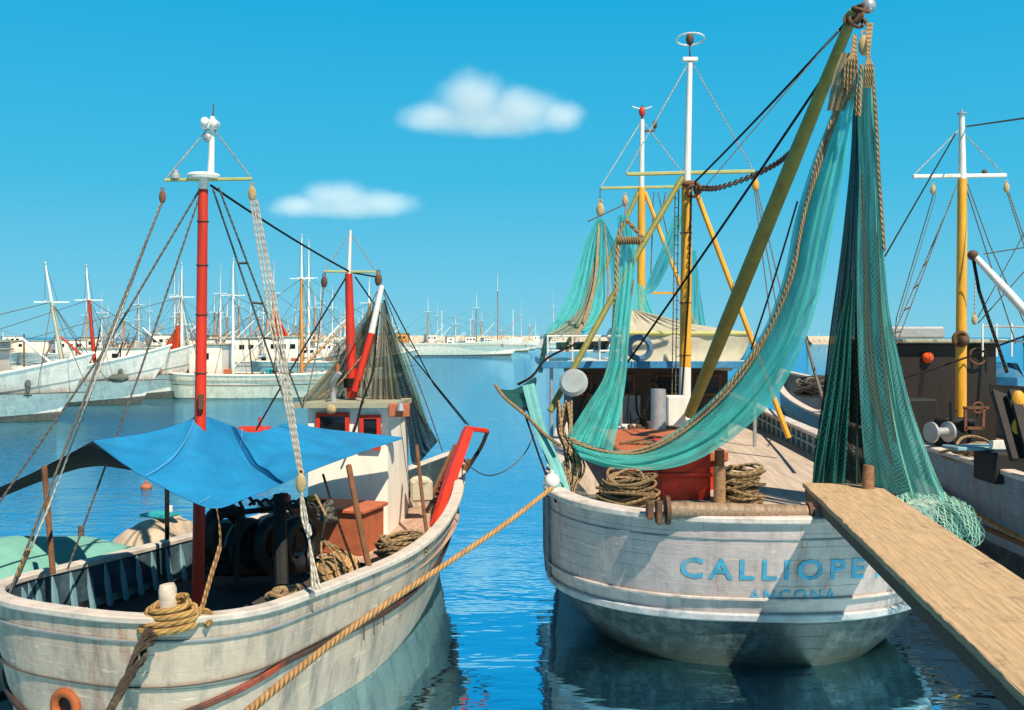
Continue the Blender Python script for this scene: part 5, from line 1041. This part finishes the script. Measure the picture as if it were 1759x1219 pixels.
def kids(o): return [c for c in COL.objects if c.parent == o]
def copy_tree(o, parent=None):
    c = o.copy(); COL.objects.link(c)
    if parent: c.parent = parent
    for ch in KIDS.get(o.name, []):
        if not ch.name.startswith('sail'): copy_tree(ch, c)
    return c
def again(src, label, loc, hd, sc=1):
    c = copy_tree(src); c.location = loc; c.rotation_euler = (0, 0, -hd); c.scale = (sc, sc, sc); c['label'] = label; return c
def wl(x, y): dd_ = F * H / (y - CY); return Vector(((x - CX) / F * dd_, dd_, 0))
# three big bows at the left; a bow at photo (x, y) on the water, heading right
def bow_at(x, y, L, hd, rake): b = wl(x, y); return b - Vector((math.sin(hd), math.cos(hd), 0)) * (L - rake)
SPEC = dict(L=15, B=4.4, rake=2.6)
A1 = harbour_boat('pale blue-grey boat with beige mast and white cabin at the far left edge', bow_at(93, 722, 15, 1.42, 1.6), 1.42, 1, 15, 4.4, (1.6, 1.5, 2.85), (.66, .62, .57), (.04, .03, .025), .24, masts=((.93, 5.4, 'cream'),), house=(.30, .75, 1.75, 'white_far'), rake=1.8, lean=-.12, boomdir=-1, wins=(1,), band='grey')
A2 = harbour_boat('white hull with red mast, second bow from the left edge', bow_at(240, 694, 15, 1.40, 1.6), 1.40, 1, 15, 4.6, (1.7, 1.6, 3.1), (.74, .68, .62), (.04, .03, .025), .24, masts=((.75, 5.9, 'red'),), house=(.05, .25, 1.7, 'white_far'), rake=1.8, lean=-.06, boomdir=-1, band='grey')
A3 = harbour_boat('white bow with rust streak, third from the left, partly behind the second', bow_at(298, 684, 15, 1.38, 1.5), 1.38, 1, 15, 4.6, (1.8, 1.7, 3.2), (.72, .67, .60), (.04, .03, .025), .24, masts=((.93, 6.3, 'white'), ), house=(.1, .3, 1.8, 'white_far'), rake=1.8, sail='sailred', boomdir=-1, band='grey')
A4 = harbour_boat('long low cream-white hull with rust band, right behind the red mainmast', wl(290, 682), 1.57, 1, 12.5, 3.6, (1.5, 1.35, 1.7), (.80, .70, .56), (.05, .035, .02), .24, masts=((.30, 7, 'white'), (.62, 8.4, 'farorange')), wins=(1,), house=(.12, .27, 2.0, 'white_far'), band='brown', rake=1.4)
for (bt_, P_) in ((A1, None), (A2, None), (A3, None)):
    pass
A5 = harbour_boat('blue-green hulled boat moored just behind the long cream hull', wl(432, 656), 1.5, 1, 13, 3.8, (1.7, 1.6, 2.6), (.24, .36, .38), (.62, .54, .48), .40, masts=((.34, 9.8, 'white'), (.7, 7, 'farorange')), house=(.10, .30, 2.2, 'white_far'), rake=2)
A6 = harbour_boat('white boat with an orange-brown furled sail behind the red mainmast', wl(345, 652), 1.3, 1, 13, 3.8, (1.6, 1.5, 2.5), (.70, .64, .58), (.08, .06, .05), .28, masts=((.45, 8.6, 'farorange'),), house=(.15, .35, 2.2, 'white_far'), sail='sailred', rake=2)
F1 = harbour_boat('large white hull lying broadside far off, right of the brown drying nets', wl(664, 611), 1.57, 1.0, 26, 5.4, (2.6, 2.3, 3.6), (.85, .74, .62), (.06, .04, .03), .22, masts=((.3, 9, 'farorange'), (.65, 10, 'grey')), house=(.04, .16, 2.2, 'farorange'), rake=3, group='far boats before the breakwater')
F2 = harbour_boat('far white boat with thin tall red-brown mast, alone in the middle of the gap', wl(812, 604), 1.2, 1.0, 16, 4.4, (2.0, 1.8, 2.8), (.8, .7, .58), (.08, .05, .03), .25, masts=((.4, 19, 'terra'),), house=(.15, .3, 1.8, 'white_far'), rake=2, group='far boats before the breakwater')
F3 = harbour_boat('far white boat right of the gap, its tall white mast with slanting stays', wl(890, 598), 1.57, 1.0, 18, 4.6, (2.0, 1.8, 2.8), (.76, .70, .62), (.12, .06, .04), .25, masts=((.62, 17, 'white'), (.2, 8, 'farorange')), house=(.25, .5, 2.6, 'white_far'), rake=2, group='far boats before the breakwater')
KIDS = {}
for o_ in COL.objects:
    if o_.parent: KIDS.setdefault(o_.parent.name, []).append(o_)
rest = [
 (A5, 'boat with white mast seen right over the hull with the rust streak', wl(300, 642), 1.25, .95), (A4, 'low hull half hidden behind the boat with the furled orange sail', wl(392, 640), 1.45, .9),
 (A2, 'boat with a red mast behind the big bows, next right of the first red mast', wl(150, 655), 1.2, .8), (A6, 'boat whose orange mast shows just left of the red triangular sail', wl(215, 645), 1.2, .8),
 (A3, 'white bow beyond the cream hull, close left of the brown drying nets', wl(480, 640), 1.3, .8), (A5, 'greenish boat in the crowd, its boom slanting up to the right', wl(520, 632), .9, .85),
 (A1, 'boat whose pale mast is leftmost of all behind the white cabin', wl(20, 662), 1.3, .9), (A4, 'low cream boat in the crowd under the mizzen of the nearest boat', wl(540, 625), 1.4, .9),
 (F1, 'far boat with brown deckhouse just left of the mizzen boom', wl(575, 606), 1.5, .6), (F3, 'far boat with mast seen between mizzen mast and boom', wl(610, 602), 1.3, .6),
 (F3, 'far boat leftmost of the three white masts right of the drying nets', wl(700, 600), 1.2, .5), (A5, 'far boat, middle of the three masts right of the drying nets', wl(722, 600), 1.1, 1.2),
 (A4, 'far low boat with twin masts left of the tall red-brown mast', wl(755, 601), 1.3, 1.2), (A6, 'far boat with teal cover directly under the tall red-brown mast', wl(785, 602), 1.5, 1.1),
 (F3, 'far white boat with rounded white awning, centre of the gap', wl(845, 600), 1.57, .75), (A6, 'far boat at the right end of the row beside the trawler nets', wl(915, 597), 1.57, 1.2),
 (A2, 'far boat right of the horizon gap, glimpsed past the port quarter nets', wl(935, 598), 1.4, 1.0),
 (A5, 'far boat in the dense mast forest, furthest left beyond the red mast', wl(240, 625), 1.2, 1.1), (A6, 'far boat in the dense mast forest, next to the white mast with a side stay', wl(330, 622), 1.1, 1.1),
 (A3, 'far white boat in the mast forest behind the furled orange sail', wl(420, 616), 1.2, 1.2), (A5, 'far boat in the mast forest just left of the mizzen pulley', wl(500, 612), 1.3, 1.2), (A4, 'far boat seen through the mizzen shrouds', wl(550, 612), 1.3, 1.2), (A3, 'far boat beyond the white cabin at the left edge', wl(70, 635), 1.2, 1.0)]
for s_, lab, loc, hd, sc in rest: again(s_, lab, loc, hd, sc)
lm = ['behind the white cabin at the left edge', 'right of the beige mast at the far left', 'just left of the second red mast', 'right of the second red mast', 'behind the shrouds of the nearest boat', 'left of the tall white mast', 'right behind the big red mainmast', 'just right of the big red mainmast', 'behind the ratline ladder', 'behind the white tackle ropes', 'right of the white tackle ropes', 'left of the mizzen pulley', 'under the mizzen pulley', 'close left of the mizzen mast']
kinds = ((A5, 'greenish'), (A1, 'pale'), (A6, 'white'), (A3, 'white high-bowed'), (A4, 'low cream'))
rr = random.Random(33)
for row, (yy, word, s0) in enumerate(((624, 'nearer', 1.0), (608, 'farther', 1.25))):
    for i, t_ in enumerate(lm):
        sr, kw = kinds[(i * 2 + row * 3) % 5]
        if row == 1 and i % 2: continue
        again(sr, '%s boat in the %s mast row, %s' % (kw, word, t_), wl(30 + i * 40 + rr.uniform(-12, 12) + row * 18, yy + rr.uniform(-4, 5)), rr.uniform(.6, 1.5) + (3.1 if i % 3 == 0 else 0), s0 * rr.uniform(.8, 1.15))
# masts' owners glimpsed low at the breakwater
rr = random.Random(12)
desc = ['in front of the breakwater, leftmost of its small line of yachts', 'second from the left in the small line of yachts', 'third from the left in the small line of yachts', 'fourth from the left in the small line of yachts', 'fifth from the left in the small line of yachts', 'sixth from the left in the small line of yachts', 'last, rightmost in the small line of yachts']
Y0_ = thing('yacht', (0, 0, 0), 'tiny white yacht ' + desc[0], 'yacht', 'tiny yachts by the breakwater')
PY = mkhull(L=9, B=2.6, a=.7, zs=1.0, zm=.9, zb=1.3, n=2, n0=1.2, wl=.6, rake=1.2, zk=-.3)
hull_mesh(PY, 30, 6).build('hull', M['white_far'], Y0_); const_deck(PY, .8, 10).build('deck', M['deck'], Y0_); MB().box((0, 4.2, 1.15), (1.4, 2.8, .6), bev=.12).build('coachroof', M['white_far'], Y0_, smooth=False); MB().tube([(0, 4.6, .8), (0, 4.6, 12)], [.13, .09], 8).build('mast', M['white'], Y0_); MB().tube([(0, 4.5, 1.9), (0, 1.2, 2.0)], .14, 8).build('boom', M['turq'], Y0_)
KIDS[Y0_.name] = [c for c in COL.objects if c.parent == Y0_]
for i, x in enumerate((572, 598, 640, 735, 790, 862, 905)):
    y = rr.uniform(592, 596); 
    if i == 0: Y0_.location = wl(x, y); Y0_.rotation_euler = (0, 0, -1.2)
    else: again(Y0_, 'tiny white yacht ' + desc[i], wl(x, y), rr.uniform(.7, 2), rr.uniform(.85, 1.3))
# small dark ship in the right-hand gap
PS = mkhull(L=15, B=4.6, a=1.4, zs=2.6, zm=2.4, zb=3.4, n=2.6, n0=1.5, wl=.8, rake=1.5, zk=-.4); sp_ = thing('ship', (0, 0, 0), 'small dark ship on the horizon between the swagged net and the great hanging net', 'ship')
hull_mesh(PS, 40, 8).build('hull', M['dark'], sp_); const_deck(PS, 2.3, 12).build('deck', M['deckd'], sp_); MB().box((0, 4, 3.1), (2.6, 3, 1.5), bev=.1).build('deckhouse', M['redbox'], sp_, smooth=False); MB().tube([(0, 8, 2.3), (0, 8, 6.5)], .12, 8).build('mast', M['white'], sp_)
sp_.location = A(1384, 579, 640); sp_.location.z = 0; sp_.rotation_euler = (0, 0, -1.9)
